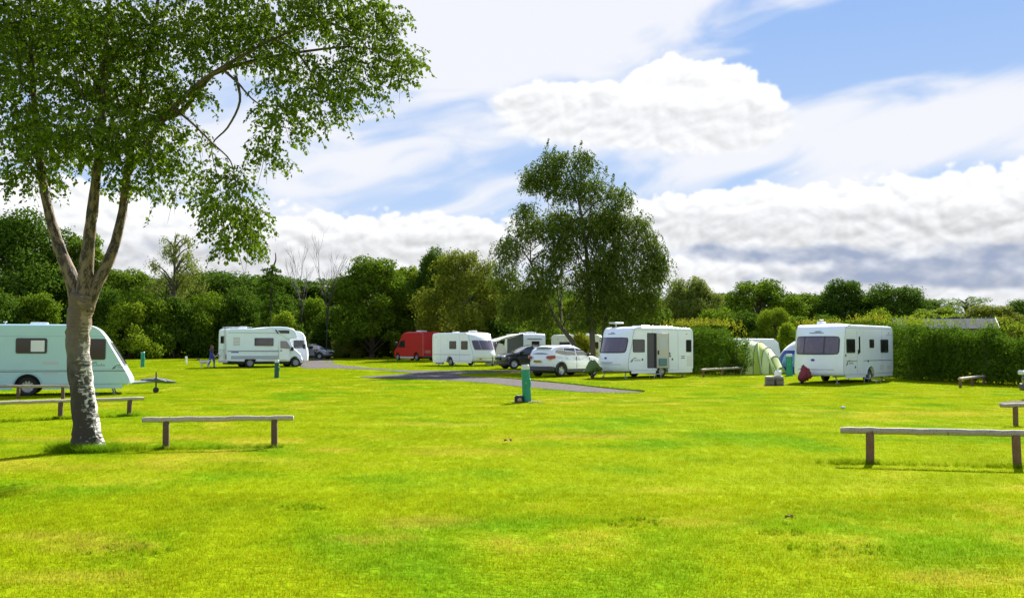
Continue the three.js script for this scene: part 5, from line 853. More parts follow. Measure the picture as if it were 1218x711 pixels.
  part('grille', box(2.2 * k, 2.262 * k, 0.62, 0.8, -0.45, 0.45, 0.02), Mt.black, t);
  const pl = part('number_plate', box(-2.285 * k, -2.22 * k, 0.76, 0.89, -0.27, 0.27, 0.01), Mt.plateY, t); part('plate_marks', [0, 1, 2, 3, 4, 5].map(i => box(-2.289 * k, -2.28 * k, 0.785, 0.865, -0.22 + i * 0.075 + (i > 3 ? 0.02 : 0), -0.175 + i * 0.075 + (i > 3 ? 0.02 : 0))), Mt.black, pl);
  part('underbody', box(-1.9 * k, 1.9 * k, 0.2, 0.34, -0.6, 0.6), Mt.black, t);
  part('wheel_well', [box(-wb - 0.36, -wb + 0.36, 0.34, 0.74, -hw + 0.26, hw - 0.26), box(wb - 0.36, wb + 0.36, 0.34, 0.74, -hw + 0.26, hw - 0.26)], Mt.black, t);
  return t;
}
{
  const dir = [0.70, -0.714];
  car({ label: 'white sport utility car with dark lower cladding and yellow number plate', p: centre(ground(640, 51.4), dir, 2.2, 0), dir, mat: Mt.suvWhite, rail: false });
  const d2 = [-0.93, 0.37]; car({ label: 'black estate car behind the white sport utility car', p: centre(ground(594, 66.5), d2, -2.25, 0.4), dir: d2, mat: Mt.suvDark, H: 1.62, rail: Mt.trim });
  const d3 = [-0.94, 0.34]; car({ label: 'dark blue car showing only its nose beside the gravel strip', p: centre(ground(1258, 29.4), d3, -2.2, 0.75), dir: d3, mat: Mt.navy, H: 1.5 });
  const d4 = [0.93, 0.37]; car({ label: 'small silver-grey car in front of the leafless tree', p: centre(ground(391, 106), d4, -2.2, -0.4), dir: d4, mat: Mt.silver, H: 1.6, clad: Mt.trim });
  const d5 = [0.96, 0.28]; car({ label: 'black car behind the small silver-grey car by the wood', p: centre(ground(376, 110.5), d5, -1.7, 0), dir: d5, mat: Mt.suvDark, H: 1.7 });
}
console.log('vehicles done');
// ------------------------------------------------------------------ log rails
const grainWood = (r, g, b, seed) => dataTex(64, 512, (u, v, o) => { const n = noiseA(u * 9 + seed, v * 5), m = noiseB(u * 34, v * 16 + seed), k = 1 + 0.14 * n + 0.2 * m - 0.45 * smooth(0.62, 0.8, noiseC(u * 3 + seed, v * 26)); o[0] = r * k; o[1] = g * k; o[2] = b * k; });
const railMat = std(0xffffff, 0.8, 0, { map: grainWood(0.42, 0.36, 0.27, 1), bumpMap: grainWood(0.5, 0.5, 0.5, 1), bumpScale: 0.006 }), postMat = std(0xffffff, 0.85, 0, { map: grainWood(0.17, 0.088, 0.042, 5) }), postDark = std(0xffffff, 0.85, 0, { map: grainWood(0.11, 0.066, 0.036, 9) }), railGrey = std(0xffffff, 0.8, 0, { map: grainWood(0.34, 0.285, 0.22, 3) });
function logRail(label, posts, a, b, top, rr, pr, rm = railMat, pm = postMat, seed = 1) {   // posts, rail ends: points on the ground
  const t = thing('log_rail', label, 'rail', posts[0].clone()), o = posts[0], r = rngOf(seed * 97);
  const L = p => p.clone().sub(o), A = L(a), B = L(b); A.y += top - rr; B.y += top - rr;
  const pts = Array.from({ length: 25 }, (_, i) => A.clone().lerp(B, i / 24).add(V(0, 0.008 * noiseA(i * 0.4, seed), 0.01 * noiseB(i * 0.3, seed))));
  part('rail', tube(pts, pts.map((_, i) => (i === 0 || i === 24 ? 0.9 : 1) * rr * (1 + 0.05 * noiseC(i * 0.6, seed))), 14, 0.04), rm, t);
  const axis = B.clone().sub(A).normalize();
  for (const q of posts) {
    const P = L(q), s = P.clone().sub(A).dot(axis), y = A.clone().addScaledVector(axis, s).y, lx = (r() - 0.5) * 0.03, lz = (r() - 0.5) * 0.03;
    const g = tube([0, 0.25, 0.5, 0.75, 1].map(f => V(P.x + lx * (1 - f), mix(P.y - 0.15, y - rr * 0.55, f), P.z + lz * (1 - f))), [1, 1.01, 0.99, 1, 0.98].map(f => f * pr), 12, 0.03);
    part('post', g, pm, t);
  }
  return t;
}
const ext = (p, q, e) => { const d = q.clone().sub(p).setY(0).normalize(); const r = p.clone().addScaledVector(d, -e); r.y = gy(r.z); return r; };
{
  const two = (x0, y0, x1, y1) => [onGround(x0, y0), onGround(x1, y1)];
  let [p, q] = two(196.5, 534.5, 325.5, 532); const a0 = p, a1 = q;
  logRail('pale log rail on two dark posts right beside the birch', [p, q], ext(p, q, 0.37), ext(q, p, 0.31), 0.525, 0.044, 0.052, railMat, postDark, 1);
  let [c, d] = two(71, 498.5, 153.5, 495); const b0 = c, b1 = d, far = ext(c, d, 2.2);
  logRail('log rail between the birch and the mint-white caravan', [ext(c, d, 1.75), c, d], far, ext(d, c, 0.32), 0.46, 0.042, 0.055, railMat, postDark, 2);
  { const g1 = ground(23, 30.8), g0 = ground(-30, 30.9), g2 = ground(76, 30.7); logRail('log rail close against the wheel of the mint-white caravan', [g1, g0, g2], ext(g0, g1, 0.5), ext(g2, g1, 0.2), 0.46, 0.045, 0.055, railGrey, postDark, 3); }
  let [e, f] = two(1036, 551.5, 1210, 556); const e0 = e, f0 = f;
  logRail('thick log rail on two brown leaning posts beside the longer tufts', [e, f], ext(e, f, 0.4), ext(f, e, 0.9), 0.515, 0.048, 0.058, railGrey, postMat, 4);
  { const g1 = onGround(1209, 506), dir = V(1, 0, -0.12).normalize(), g2 = g1.clone().addScaledVector(dir, 1.9), g0 = g1.clone().addScaledVector(dir, -0.33); for (const g of [g2, g0]) g.y = gy(g.z); logRail('log rail in front of the dark blue car nose', [g1, g2], g0, ext(g2, g1, 0.4), 0.47, 0.045, 0.055, railGrey, postMat, 5); }
  { const l = [onGround(1143, 461), onGround(1157, 459), onGround(1171, 457.4)]; logRail('short log rail on three posts before the long dark hedge', l, ext(l[0], l[2], 0.15), ext(l[2], l[0], 0.15), 0.42, 0.06, 0.06, railMat, postMat, 6); }
  { const l = [onGround(837, 448.6), onGround(860, 447), onGround(881, 445.8)]; logRail('short log rail on three posts before the clipped hedge', l, ext(l[0], l[2], 0.2), ext(l[2], l[0], 0.25), 0.46, 0.06, 0.06, railMat, postMat, 7); }
  const along = (p0, p1, n) => Array.from({ length: n }, (_, i) => { const k = p0.clone().lerp(p1, i / (n - 1)); return [k.x, k.z + 0.02, 0.12, 9]; });
  tuftField('grass_tuft', 'longer grass left by the mower under the two nearest log rails', [...along(ext(a0, a1, 0.2), a1, 14), ...along(ext(e0, f0, 0.6), ext(f0, e0, 0.6), 16), [e0.x - 0.35, e0.z, 0.16, 60], [e0.x - 0.02, e0.z, 0.1, 40], [f0.x - 0.1, f0.z, 0.2, 50], [a0.x, a0.z, 0.12, 40], [a1.x, a1.z, 0.1, 30]], 0.085, 0.005, 430);
  tuftField('grass_tuft', 'longer grass tufts along the log rail between birch and caravan', [...along(far, b1, 24), [b0.x, b0.z, 0.15, 40], [b1.x, b1.z, 0.15, 40]], 0.1, 0.007, 431);
  const weeds = [[750, 622, 0.2, 40], [930, 634, 0.14, 22], [1000, 655, 0.3, 30], [360, 604, 0.16, 20], [150, 655, 0.25, 30]].map(([x, y, r, n]) => { const k = onGround(x, y); return [k.x, k.z, r, n]; });
  tuftField('weed_patch', 'patches of darker weeds and clover in the mown grass', weeds, 0.05, 0.008, 432);
}
// ------------------------------------------------------------------ green electric bollards
function bollard(label, foot, h, w, lean, mat, capMat) {
  const t = thing('electric_bollard', label, 'bollard', foot, [1, 0.25]); t.rotation.z = lean;
  const prof = (k, y0, y1) => { const n = 16, pos = []; const g = new THREE.CylinderGeometry(w / 2 * mix(1, 0.9, y1 / h), w / 2 * mix(1, 0.9, y0 / h), y1 - y0, 20, 4).translate(0, (y0 + y1) / 2, 0); return g; };
  part('base_plate', new THREE.CylinderGeometry(w * 0.54, w * 0.58, 0.03, 20).translate(0, 0.012, 0), Mt.black, t);
  part('column', prof(0, 0, h - 0.14), mat, t);
  part('cap', [prof(0, h - 0.135, h - 0.02), new THREE.CylinderGeometry(w * 0.38, w * 0.45, 0.03, 20).translate(0, h - 0.006, 0)], capMat, t);
  for (const s of [-1, 1]) { const d = part('socket_door', box(-0.06, 0.06, h * 0.42, h * 0.62, w / 2 * 0.93 - 0.02, w / 2 * 0.93 + 0.018, 0.012), mat, t); if (s < 0) d.rotation.y = Math.PI / 2; part('lock', new THREE.CylinderGeometry(0.015, 0.015, 0.02, 10).rotateX(Math.PI / 2).translate(0.03, h * 0.52, w / 2 * 0.93 + 0.02), Mt.alloy, d); }
}
const greenA = std(lin(0.006, 0.24, 0.14), 0.4), greenB = std(lin(0.006, 0.075, 0.045), 0.5), capW = std(lin(0.62, 0.62, 0.58), 0.5);
const boll = onGround(627, 478.5);
bollard('leaning bright green bollard with white top and dark box at its foot', boll, 1.12, 0.27, 0.055, greenA, capW);
bollard('dark green bollard with white top in front of the motorhome', ground(329.5, 50.2), 0.93, 0.25, 0, greenB, capW);
bollard('green bollard standing on the far grass beyond the wedge-nosed caravan', ground(170, 72), 1.12, 0.3, 0, greenA, std(lin(0.10, 0.3, 0.32), 0.4));
bollard('green bollard with white top between blue tent and red-covered caravan', ground(938.5, 53), 1.2, 0.36, 0, greenA, capW);
{
  const p = boll.clone(); p.x -= 0.26; p.z += 0.05; p.y = gy(p.z); const t = thing('cable_box', 'small black cable box with round tan plug beside leaning green bollard', 'box', p);
  part('box_body', sweep([[-0.12, 0], [0.13, 0], [0.13, 0.2], [-0.06, 0.22], [-0.12, 0.16]], 0.11, { r: 0.015, nz: 2 }), Mt.black, t); part('plug', new THREE.SphereGeometry(0.07, 16, 12).scale(1, 1, 0.8).translate(0.035, 0.075, 0.125), std(lin(0.42, 0.26, 0.15), 0.6), t);
  const soil = new THREE.CircleGeometry(1, 40, 0, Math.PI * 2).rotateX(-Math.PI / 2), P = soil.attributes.position; for (let i = 1; i < P.count; i++) { const k = 0.5 + 0.3 * noiseA(P.getX(i) * 2.6, P.getZ(i) * 2.6); P.setXYZ(i, P.getX(i) * k, 0, P.getZ(i) * k * 0.6); } P.setY(0, 0.03);
  soil.computeVertexNormals(); tag(part('bare_soil', soil.translate(boll.x - 0.02, gy(boll.z) + 0.022, boll.z), std(lin(0.048, 0.036, 0.018), 0.95), scene), 'bare brown soil round the leaning green bollard', 'soil', null, 'structure');
  const mk = ground(222, 84), m = thing('marker_post', 'thin short white marker post on the far grass', 'post', mk); part('stake', box(-0.06, 0.06, -0.05, 0.62, -0.03, 0.03, 0.01), Mt.white, m); part('number_tag', box(-0.11, 0.11, 0.48, 0.66, 0.03, 0.045, 0.01), Mt.white, m);
}
// ------------------------------------------------------------------ tents
function tunnelTent(label, p, dir, len, stations, mats, poleMat) {        // stations: [x, half width, height]; one panel between each two
  const t = thing('tent', label, 'tent', p, dir), n = 18;
  const ring = ([x, w, h, sx = 0]) => Array.from({ length: n + 1 }, (_, i) => { const a = Math.PI * i / n, c = Math.cos(a), s = Math.sin(a); return V(x + sx * s, h * Math.pow(s, 0.72), -w * Math.sign(c) * Math.pow(Math.abs(c), 0.8)); });
  const rings = stations.map(ring);
  for (let j = 0; j < rings.length - 1; j++) {
    const pos = [], idx = [], m = 5; for (let k = 0; k <= m; k++) for (let i = 0; i <= n; i++) { const v = rings[j][i].clone().lerp(rings[j + 1][i], k / m); const sag = 0.06 * Math.sin(Math.PI * k / m) * Math.sin(Math.PI * i / n); v.y -= sag; v.z *= 1 - sag * 0.5; pos.push(v.x, v.y, v.z); }
    for (let k = 0; k < m; k++) for (let i = 0; i < n; i++) { const a = k * (n + 1) + i; idx.push(a, a + n + 1, a + 1, a + 1, a + n + 1, a + n + 2); }
    const g = new THREE.BufferGeometry(); g.setAttribute('position', new THREE.Float32BufferAttribute(pos, 3)); g.setIndex(idx); g.computeVertexNormals(); part('fabric_panel', g, mats[j], t);
  }
  for (const k of [0, rings.length - 1]) { const pos = [], idx = []; rings[k].forEach(v => pos.push(v.x, v.y, v.z)); const c = pos.length / 3; pos.push(rings[k][0].x, 0.4, 0); for (let i = 0; i < n; i++) k ? idx.push(c, i, i + 1) : idx.push(c, i + 1, i); const g = new THREE.BufferGeometry(); g.setAttribute('position', new THREE.Float32BufferAttribute(pos, 3)); g.setIndex(idx); g.computeVertexNormals(); part('end_panel', g, mats[k ? mats.length - 1 : 0], t); }
  rings.forEach((r, j) => { if (j) part('pole', tube(r.map(v => V(v.x, v.y * 1.01, v.z * 1.012)), r.map(() => 0.022), 5), poleMat, t); });
  return t;
}
const cloth = (r, g, b) => phys(lin(r, g, b), { roughness: 0.95, transmission: 0.35, thickness: 0, side: THREE.DoubleSide });
{
  const lime = cloth(0.46, 0.58, 0.10), limeB = cloth(0.30, 0.42, 0.05), white = cloth(0.66, 0.74, 0.40), dk = std(lin(0.12, 0.15, 0.14), 0.7);
  const t = tunnelTent('lime green and white tunnel tent beside the clipped hedge', ground(901, 56.5), [0.86, 0.51], 4, [[-1.7, 1.1, 1.4], [-0.9, 1.35, 1.82], [-0.35, 1.4, 1.92], [0.15, 1.4, 1.86], [0.6, 1.3, 1.55], [1.0, 1.15, 1.05], [1.35, 0.9, 0.4], [1.5, 0.8, 0.06]], [white, lime, white, lime, white, limeB, lime], dk);
  part('door_flap', tube(curve([V(0.8, 1.25, 0.5), V(0.95, 0.9, 0.95), V(1.1, 0.5, 1.1), V(1.25, 0.05, 1.15)], 10), Array(11).fill(0.05), 5), white, t); part('door_flap', tube(curve([V(0.15, 1.8, 0.45), V(0.4, 1.2, 1.2), V(0.55, 0.5, 1.36), V(0.65, 0.05, 1.42)], 10), Array(11).fill(0.06), 5), white, t);
  for (const [x, y, z, X, Z] of [[0.5, 1.7, 0.7, 1.8, 2.3], [-0.1, 1.8, 0.7, -0.2, 2.7]]) part('guy_line', bar(V(x, y, z), V(X, 0, Z), 0.012, 4), white, t);
  const w = thing('caravan', 'white caravan mostly hidden behind the lime tent', 'caravan', ground(880, 63), [1, 0.1]);
  part('body', sweep([[-2.4, 0.4], [2.4, 0.4], [2.45, 0.9], [2.3, 1.8], [2.0, 2.05], [-2.2, 2.1], [-2.4, 1.9]], 1.05, { r: 0.08, nz: 6 }), Mt.white, w); for (const s of [-1, 1]) wheel(w, 0, 0.32, s * 0.9, s); part('corner_steady', [bar(V(-2, 0, 0.7), V(-2, 0.45, 0.7), 0.03), bar(V(2, 0, 0.7), V(2, 0.45, 0.7), 0.03)], Mt.galv, w); sideWindow(w, -1.4, -0.4, 1.3, 1.8, 1, 1.05); 
  const bl = cloth(0.02, 0.06, 0.35), bw = cloth(0.72, 0.76, 0.82), pb = cloth(0.20, 0.42, 0.62);
  const b = thing('tent', 'blue and white dome tent showing past the caravan front', 'tent', ground(958, 57.5), [1, 0]);
  const dome = (y0, y1, m, nm) => part(nm, new THREE.SphereGeometry(1, 28, 10, 0, Math.PI * 2, Math.acos(y1), Math.acos(y0) - Math.acos(y1)).scale(1.75, 2.0, 1.6), m, b);
  dome(0.68, 1, bw, 'roof_panel'); dome(0.0, 0.68, bl, 'wall_panel'); part('window_panel', patch((u, v) => { const a = -2.5 + u * 0.28, e = 0.4 + v * 0.2; return [Math.cos(a) * 1.77 * Math.cos(e), 2.02 * Math.sin(e), -Math.sin(a) * 1.62 * Math.cos(e)]; }, (u, v) => { const a = -2.5 + u * 0.28, e = 0.4 + v * 0.2; return [Math.cos(a) * 1.72 * Math.cos(e), 1.98 * Math.sin(e), -Math.sin(a) * 1.58 * Math.cos(e)]; }, 6, 5, 0.1), pb, b);
  for (const a of [0.6, 2.2, 3.8, 5.4]) part('pole', tube(Array.from({ length: 12 }, (_, i) => { const e = i / 11 * Math.PI / 2; return V(Math.cos(a) * 1.77 * Math.cos(e), 2.02 * Math.sin(e), Math.sin(a) * 1.62 * Math.cos(e)); }), Array(12).fill(0.02), 5), bw, b);
}
// ------------------------------------------------------------------ water containers
{
  const beige = std(lin(0.17, 0.15, 0.11), 0.6), lidM = std(lin(0.34, 0.32, 0.27), 0.6);
  [[914.6, 'beige waste water container standing next to the white bottle', 'plain'], [925.4, 'beige waste water container with the white bottle standing on it', 'bottle']].forEach(([px, label], k) => {
    const p = ground(px, 41.2 + 0.1 * k), t = thing('water_container', label, 'container', p, [1, 0.12 - 0.2 * k]);
    part('tank', [box(-0.17, 0.17, 0.03, 0.34, -0.22, 0.22, 0.045)], beige, t); part('lid', box(-0.155, 0.155, 0.335, 0.4, -0.2, 0.2, 0.03), lidM, t); part('base', box(-0.18, 0.18, 0, 0.06, -0.23, 0.23, 0.02), Mt.trim, t); part('handle', tube(curve([V(-0.1, 0.3, 0.215), V(-0.08, 0.24, 0.25), V(0.08, 0.24, 0.25), V(0.1, 0.3, 0.215)], 10), Array(11).fill(0.012), 5), Mt.trim, t);
    if (k) { const b = thing('water_bottle', 'round white water bottle standing on a beige container', 'bottle', V(p.x - 0.02, p.y + 0.4, p.z), [1, 0]); part('bottle_body', new THREE.LatheGeometry([[0.001, 0], [0.12, 0], [0.145, 0.03], [0.145, 0.17], [0.11, 0.22], [0.05, 0.24], [0.05, 0.27], [0.001, 0.27]].map(a => new THREE.Vector2(...a)), 24), std(lin(0.8, 0.8, 0.8), 0.4), b); part('cap', new THREE.CylinderGeometry(0.055, 0.055, 0.035, 16).translate(0, 0.275, 0), std(lin(0.7, 0.7, 0.72), 0.4), b); }
  });
}
// ------------------------------------------------------------------ the shed beyond the hedge
{
  const p = ground(1122, 76); const t = thing('shed', 'long shed with grey sheet roof and blue gable behind the long hedge', 'shed', p, [0.93, 0.36]);
  const hl = 3.5, hwid = 2.6, eave = 2.95, ridge = 3.75, sheet = phys(lin(0.06, 0.066, 0.078), { roughness: 0.95, specularIntensity: 0.05 }), sheetB = phys(lin(0.052, 0.058, 0.068), { roughness: 0.95, specularIntensity: 0.05 }), wallM = std(lin(0.16, 0.13, 0.10), 0.9), gable = std(lin(0.10, 0.12, 0.26), 0.7);
  part('wall', box(-hl, hl, 0, eave, -hwid, hwid), wallM, t);
  const gab = new THREE.ExtrudeGeometry(new THREE.Shape([[-hwid, eave], [hwid, eave], [0, ridge - 0.06]].map(a => new THREE.Vector2(...a))), { depth: 0.06, bevelEnabled: false }); for (const s of [-1, 1]) part('gable', gab.clone().rotateY(Math.PI / 2).translate(s > 0 ? hl - 0.07 : -hl + 0.01, 0.004, 0), gable, t);
  for (const s of [-1, 1]) for (let k = 0; k < 10; k++) { const x0 = -hl - 0.2 + k * (2 * hl + 0.4) / 10, w = (2 * hl + 0.4) / 10, len = Math.hypot(hwid + 0.3, ridge - eave + 0.11); const m = part('roof_sheet', box(0.006, w - 0.006, -0.02, 0.02 + 0.006 * (k % 2), 0, len), k % 3 ? sheet : sheetB, t); m.position.set(x0, ridge, 0); m.rotation.set(s * Math.atan2(ridge - eave + 0.11, hwid + 0.3), s > 0 ? 0 : 0, 0); if (s < 0) m.geometry = box(0.006, w - 0.006, -0.02, 0.02 + 0.006 * (k % 2), -len, 0); }
  part('ridge_cap', box(-hl - 0.22, hl + 0.22, ridge + 0.0, ridge + 0.06, -0.12, 0.12, 0.02), sheetB, t);
  for (const s of [-1, 1]) part('barge_board', tube([V(hl + 0.21, ridge, 0), V(hl + 0.21, eave - 0.1, s * (hwid + 0.3))], [0.06, 0.06], 4), gable, t);
}
// ------------------------------------------------------------------ people and a dog
function flesh(bones, res, smoothK, tint, extra = []) {                 // bones: [ax, ay, az, bx, by, bz, ra, rb, tint]
  const lo = V(1e9, 1e9, 1e9), hi = V(-1e9, -1e9, -1e9); for (const b of bones) for (const [x, y, z, r] of [[b[0], b[1], b[2], b[6]], [b[3], b[4], b[5], b[7]]]) { lo.min(V(x - r, y - r, z - r)); hi.max(V(x + r, y + r, z + r)); }
  const c = lo.clone().add(hi).multiplyScalar(0.5), half = Math.max(hi.x - lo.x, hi.y - lo.y, hi.z - lo.z) / 2 * 1.1 + 0.02;
  const mc = new MarchingCubes(res, new THREE.MeshBasicMaterial(), false, false, 60000); mc.isolation = 0;
  const dist = (x, y, z) => { let s = 0, best = 1e9, bi = 0; for (let i = 0; i < bones.length; i++) { const b = bones[i], R = Math.max(b[6], b[7]) + 0.25; if (best < 1e8 && (y > Math.max(b[1], b[4]) + R || y < Math.min(b[1], b[4]) - R || x > Math.max(b[0], b[3]) + R || x < Math.min(b[0], b[3]) - R || z > Math.max(b[2], b[5]) + R || z < Math.min(b[2], b[5]) - R)) continue; const dx = b[3] - b[0], dy = b[4] - b[1], dz = b[5] - b[2], l = dx * dx + dy * dy + dz * dz || 1e-9, t = clamp(((x - b[0]) * dx + (y - b[1]) * dy + (z - b[2]) * dz) / l), d = Math.sqrt((x - b[0] - dx * t) ** 2 + (y - b[1] - dy * t) ** 2 + (z - b[2] - dz * t) ** 2) - mix(b[6], b[7], t); if (d < 0.2) s += Math.exp(-d * smoothK); if (d < best) { best = d; bi = i; } } return [s > 0 ? -Math.log(s) / smoothK : best, bi]; };
  for (let k = 0; k < res; k++) for (let j = 0; j < res; j++) for (let i = 0; i < res; i++) { const x = c.x + (i / res * 2 - 1) * half, y = c.y + (j / res * 2 - 1) * half, z = c.z + (k / res * 2 - 1) * half; mc.field[k * res * res + j * res + i] = -dist(x, y, z)[0]; }
  mc.update(); const n = mc.count, pos = new Float32Array(mc.positionArray.slice(0, n * 3)), nor = new Float32Array(mc.normalArray.slice(0, n * 3)), col = new Float32Array(n * 3);
  for (let i = 0; i < n; i++) { for (let q = 0; q < 3; q++) pos[3 * i + q] = pos[3 * i + q] * half + c.getComponent(q); const w = tint[bones[dist(pos[3 * i], pos[3 * i + 1], pos[3 * i + 2])[1]][8]]; col.set(w, 3 * i); }
  const g = new THREE.BufferGeometry(); g.setAttribute('position', new THREE.BufferAttribute(pos, 3)); g.setAttribute('normal', new THREE.BufferAttribute(nor, 3)); g.setAttribute('color', new THREE.BufferAttribute(col, 3)); g.computeVertexNormals(); return g;
}
const fleshMat = std(0xffffff, 0.8, 0, { vertexColors: true });
function person(label, p, dir, H, c, pose) {                             // x is where the person faces
  const t = thing('person', label, 'person', p, dir), s = H / 1.7, tint = { skin: [0.46, 0.27, 0.19], top: c.top, legs: c.legs, shoe: c.shoe, sleeve: c.sleeve || c.top }, B = [];
  const b = (a, q, ra, rb, k) => B.push([...a.map(v => v * s), ...q.map(v => v * s), ra * s, rb * s, k]);
  b([0, 1.0, 0], [0.0, 1.12, 0], 0.135, 0.125, 'legs'); b([0.0, 1.12, 0], [0.01, 1.36, 0], 0.125, 0.13, 'top'); b([0.01, 1.38, -0.12], [0.01, 1.38, 0.12], 0.085, 0.085, 'top'); b([0, 1.4, 0], [0.02, 1.53, 0], 0.055, 0.052, 'skin'); b([0.03, 1.585, 0], [0.02, 1.62, 0], 0.085, 0.088, 'skin'); b([0.1, 1.565, 0], [0.11, 1.56, 0], 0.02, 0.012, 'skin');
  b([0.115, 1.595, 0], [0.122, 1.585, 0], 0.012, 0.012, 'skin');
  for (const z of [-1, 1]) {
    const f = pose.step * z, hip = [0, 0.95, z * 0.085], knee = [f * 0.22 + 0.03, 0.5, z * 0.09], ank = [f * 0.34 - 0.04, 0.09 + (f < 0 ? 0.04 : 0), z * 0.085], toe = [ank[0] + 0.16, 0.045, z * 0.1];
    b(hip, knee, 0.09, 0.062, 'legs'); b(knee, ank, 0.062, 0.045, 'legs'); b([ank[0] - 0.03, 0.05, ank[2]], toe, 0.046, 0.036, 'shoe');
    const sh = [0, 1.4, z * 0.185], el = [pose.arm * -z * 0.12 - 0.02, 1.12, z * 0.24], wr = [el[0] + pose.bend, 1.12 - 0.24 * (1 - pose.bend), z * 0.22];
    b(sh, el, 0.055, 0.042, 'sleeve'); b(el, wr, 0.04, 0.03, pose.bare ? 'skin' : 'sleeve');
    const d = [wr[0] - el[0], wr[1] - el[1], 0], l = Math.hypot(d[0], d[1]), ux = d[0] / l, uy = d[1] / l, palm = [wr[0] + ux * 0.07, wr[1] + uy * 0.07, wr[2]]; b(wr, palm, 0.028, 0.032, 'skin');
    for (let k = 0; k < 4; k++) { const off = (k - 1.5) * 0.02, L = [0.07, 0.085, 0.08, 0.06][k]; b([palm[0] - uy * off + ux * 0.02, palm[1] + ux * off + uy * 0.02, palm[2]], [palm[0] - uy * off + ux * (0.02 + L), palm[1] + ux * off + uy * (0.02 + L), palm[2] - z * 0.02], 0.0095, 0.008, 'skin'); }
    b([wr[0] + ux * 0.03 - uy * 0.03, wr[1] + uy * 0.03 + ux * 0.03, wr[2]], [wr[0] + ux * 0.08 - uy * 0.055, wr[1] + uy * 0.08 + ux * 0.055, wr[2] - z * 0.01], 0.012, 0.009, 'skin');
    b([0.03, 1.585, z * 0.09], [0.03, 1.6, z * 0.09], 0.014, 0.014, 'skin');
  }
  part('body', flesh(B, 80, 46, tint), fleshMat, t);
  const hr = flesh([[0.0, 1.64, 0, -0.01, 1.62, 0, 0.1, 0.1, 'h'], [-0.05, 1.58, 0, -0.06, c.hairLow, 0, 0.085, 0.05, 'h'], [0.03, 1.68, 0, 0.06, 1.665, 0, 0.06, 0.04, 'h']].map(q => q.map((v, i) => i < 8 ? v * s : v)), 34, 60, { h: c.hair }); part('hair', hr, fleshMat, t);
  for (const z of [-1, 1]) part('eye', new THREE.SphereGeometry(0.012 * s, 8, 6).translate(0.108 * s, 1.6 * s, z * 0.032 * s), Mt.black, t);
  part('mouth', box(0.1 * s, 0.114 * s, 1.533 * s, 1.541 * s, -0.022 * s, 0.022 * s), std(lin(0.3, 0.1, 0.09), 0.7), t);
}
person('person in dark purple top and bright blue trousers walking behind the motorhome', ground(252, 69.2), [0.55, -0.83], 1.6, { top: [0.045, 0.028, 0.06], legs: [0.03, 0.05, 0.42], shoe: [0.05, 0.05, 0.06], sleeve: [0.05, 0.03, 0.065], hair: [0.13, 0.065, 0.035], hairLow: 1.42 }, { step: 0.6, arm: 0.8, bend: 0.2, bare: true });
person('person in white top and dark trousers beside the silver-grey car', ground(375, 103.5), [0.8, 0.6], 1.7, { top: [0.62, 0.55, 0.55], legs: [0.03, 0.03, 0.04], shoe: [0.03, 0.03, 0.03], hair: [0.10, 0.05, 0.03], hairLow: 1.56 }, { step: 0.3, arm: 0.5, bend: 0.3, bare: true });
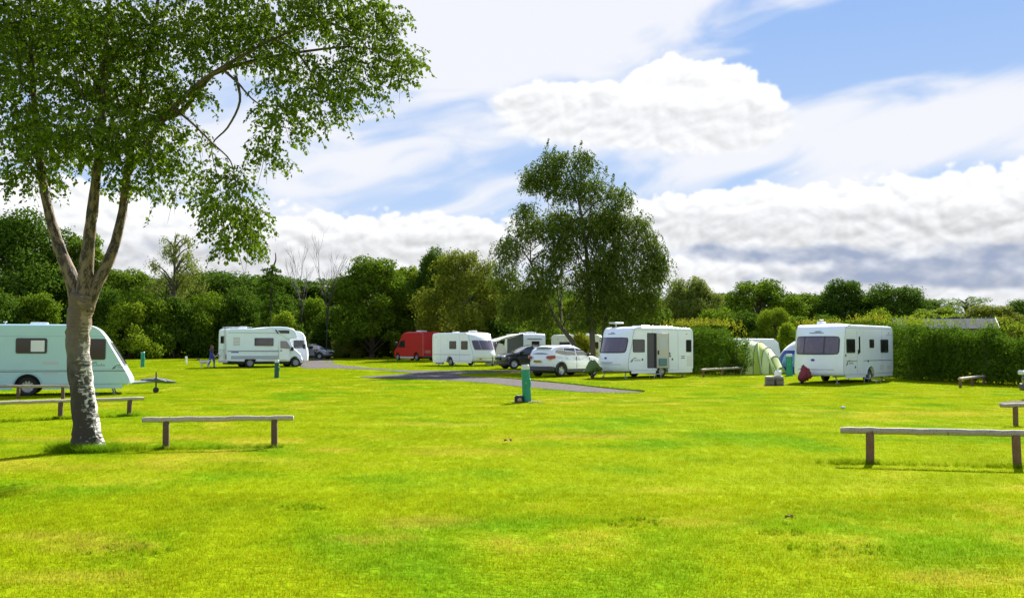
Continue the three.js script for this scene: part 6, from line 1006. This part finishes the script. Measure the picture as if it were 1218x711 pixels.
{
  const p = ground(243.5, 68.9), t = thing('dog', 'white and tan dog standing at the heels of the walking person', 'dog', p, [-0.95, 0.3]), W = [0.62, 0.56, 0.47], T = [0.20, 0.11, 0.06], B = [];
  const b = (a, q, ra, rb, k) => B.push([...a, ...q, ra, rb, k]);
  b([0.2, 0.42, 0], [-0.02, 0.44, 0], 0.115, 0.1, 'w'); b([-0.02, 0.44, 0], [-0.24, 0.44, 0], 0.095, 0.09, 'w'); b([0.24, 0.46, 0], [0.36, 0.6, 0], 0.075, 0.06, 'w'); b([0.38, 0.63, 0], [0.43, 0.63, 0], 0.07, 0.055, 't'); b([0.43, 0.62, 0], [0.54, 0.59, 0], 0.042, 0.03, 't'); b([-0.3, 0.48, 0], [-0.46, 0.6, 0], 0.03, 0.014, 'w');
  for (const z of [-1, 1]) { b([0.36, 0.68, z * 0.05], [0.35, 0.6, z * 0.09], 0.028, 0.02, 't'); b([0.2, 0.4, z * 0.075], [0.19, 0.22, z * 0.08], 0.05, 0.03, 'w'); b([0.19, 0.22, z * 0.08], [0.2, 0.03, z * 0.08], 0.027, 0.022, 'w'); b([0.2, 0.025, z * 0.08], [0.24, 0.022, z * 0.08], 0.024, 0.02, 'w'); b([-0.24, 0.42, z * 0.07], [-0.19, 0.27, z * 0.08], 0.07, 0.04, 'w'); b([-0.19, 0.27, z * 0.08], [-0.3, 0.16, z * 0.08], 0.036, 0.024, 'w'); b([-0.3, 0.16, z * 0.08], [-0.28, 0.03, z * 0.08], 0.024, 0.02, 'w'); b([-0.28, 0.025, z * 0.08], [-0.24, 0.022, z * 0.08], 0.023, 0.02, 'w'); }
  part('body', flesh(B, 72, 60, { w: W, t: T }), fleshMat, t); part('nose', new THREE.SphereGeometry(0.016, 8, 6).translate(0.572, 0.592, 0), Mt.black, t); for (const z of [-1, 1]) part('eye', new THREE.SphereGeometry(0.01, 8, 6).translate(0.475, 0.655, z * 0.035), Mt.black, t);
}
console.log('people done');
// ------------------------------------------------------------------ small things lying in the grass
function fallenLeaf(label, px, py, s, col, group) {
  const p = onGround(px, py); p.y += 0.03; const t = thing('fallen_leaf', label, 'leaf', p), n = 8, pos = [], idx = [];
  for (let i = 0; i <= n; i++) for (const u of [-1, 0, 1]) { const v = i / n; pos.push((v - 0.5) * s, 0.012 + 0.03 * Math.sin(v * 3 + u) * s * 6 + 0.02 * Math.abs(u), u * s * 0.36 * Math.sin(Math.PI * clamp(v * 0.92 + 0.04))); }
  for (let i = 0; i < n; i++) for (let u = 0; u < 2; u++) { const a = i * 3 + u; idx.push(a, a + 1, a + 3, a + 1, a + 4, a + 3); }
  const g = new THREE.BufferGeometry(); g.setAttribute('position', new THREE.Float32BufferAttribute(pos, 3)); g.setIndex(idx); g.computeVertexNormals(); part('blade', g, std(col, 0.8, 0, { side: THREE.DoubleSide }), t); part('stalk', bar(V(-s * 0.5, 0.015, 0), V(-s * 0.75, 0.03, 0.01), 0.003, 4), std(col, 0.8), t);
}
fallenLeaf('large curled brown leaf on the grass in front of the gravel', 604, 528, 0.13, lin(0.16, 0.055, 0.02));
fallenLeaf('small curled tan leaf on the open grass', 939, 622, 0.08, lin(0.24, 0.13, 0.05));
{ const p = onGround(1003, 486), t = thing('paper_scrap', 'crumpled white paper scrap on grass before the red-covered caravan', 'paper', p); const g = new THREE.IcosahedronGeometry(0.05, 2), P = g.attributes.position; for (let i = 0; i < P.count; i++) { const k = 1 + 0.35 * noiseA(P.getX(i) * 40, P.getY(i) * 40 + P.getZ(i) * 31); P.setXYZ(i, P.getX(i) * k * 1.4, 0.04 + P.getY(i) * k * 0.5, P.getZ(i) * k); } g.computeVertexNormals(); part('crumpled_sheet', g, std(lin(0.6, 0.6, 0.6), 0.9), t); }
scene.traverse(o => { if (o.isMesh) { o.castShadow = true; o.receiveShadow = true; } });
renderer.render(scene, camera);
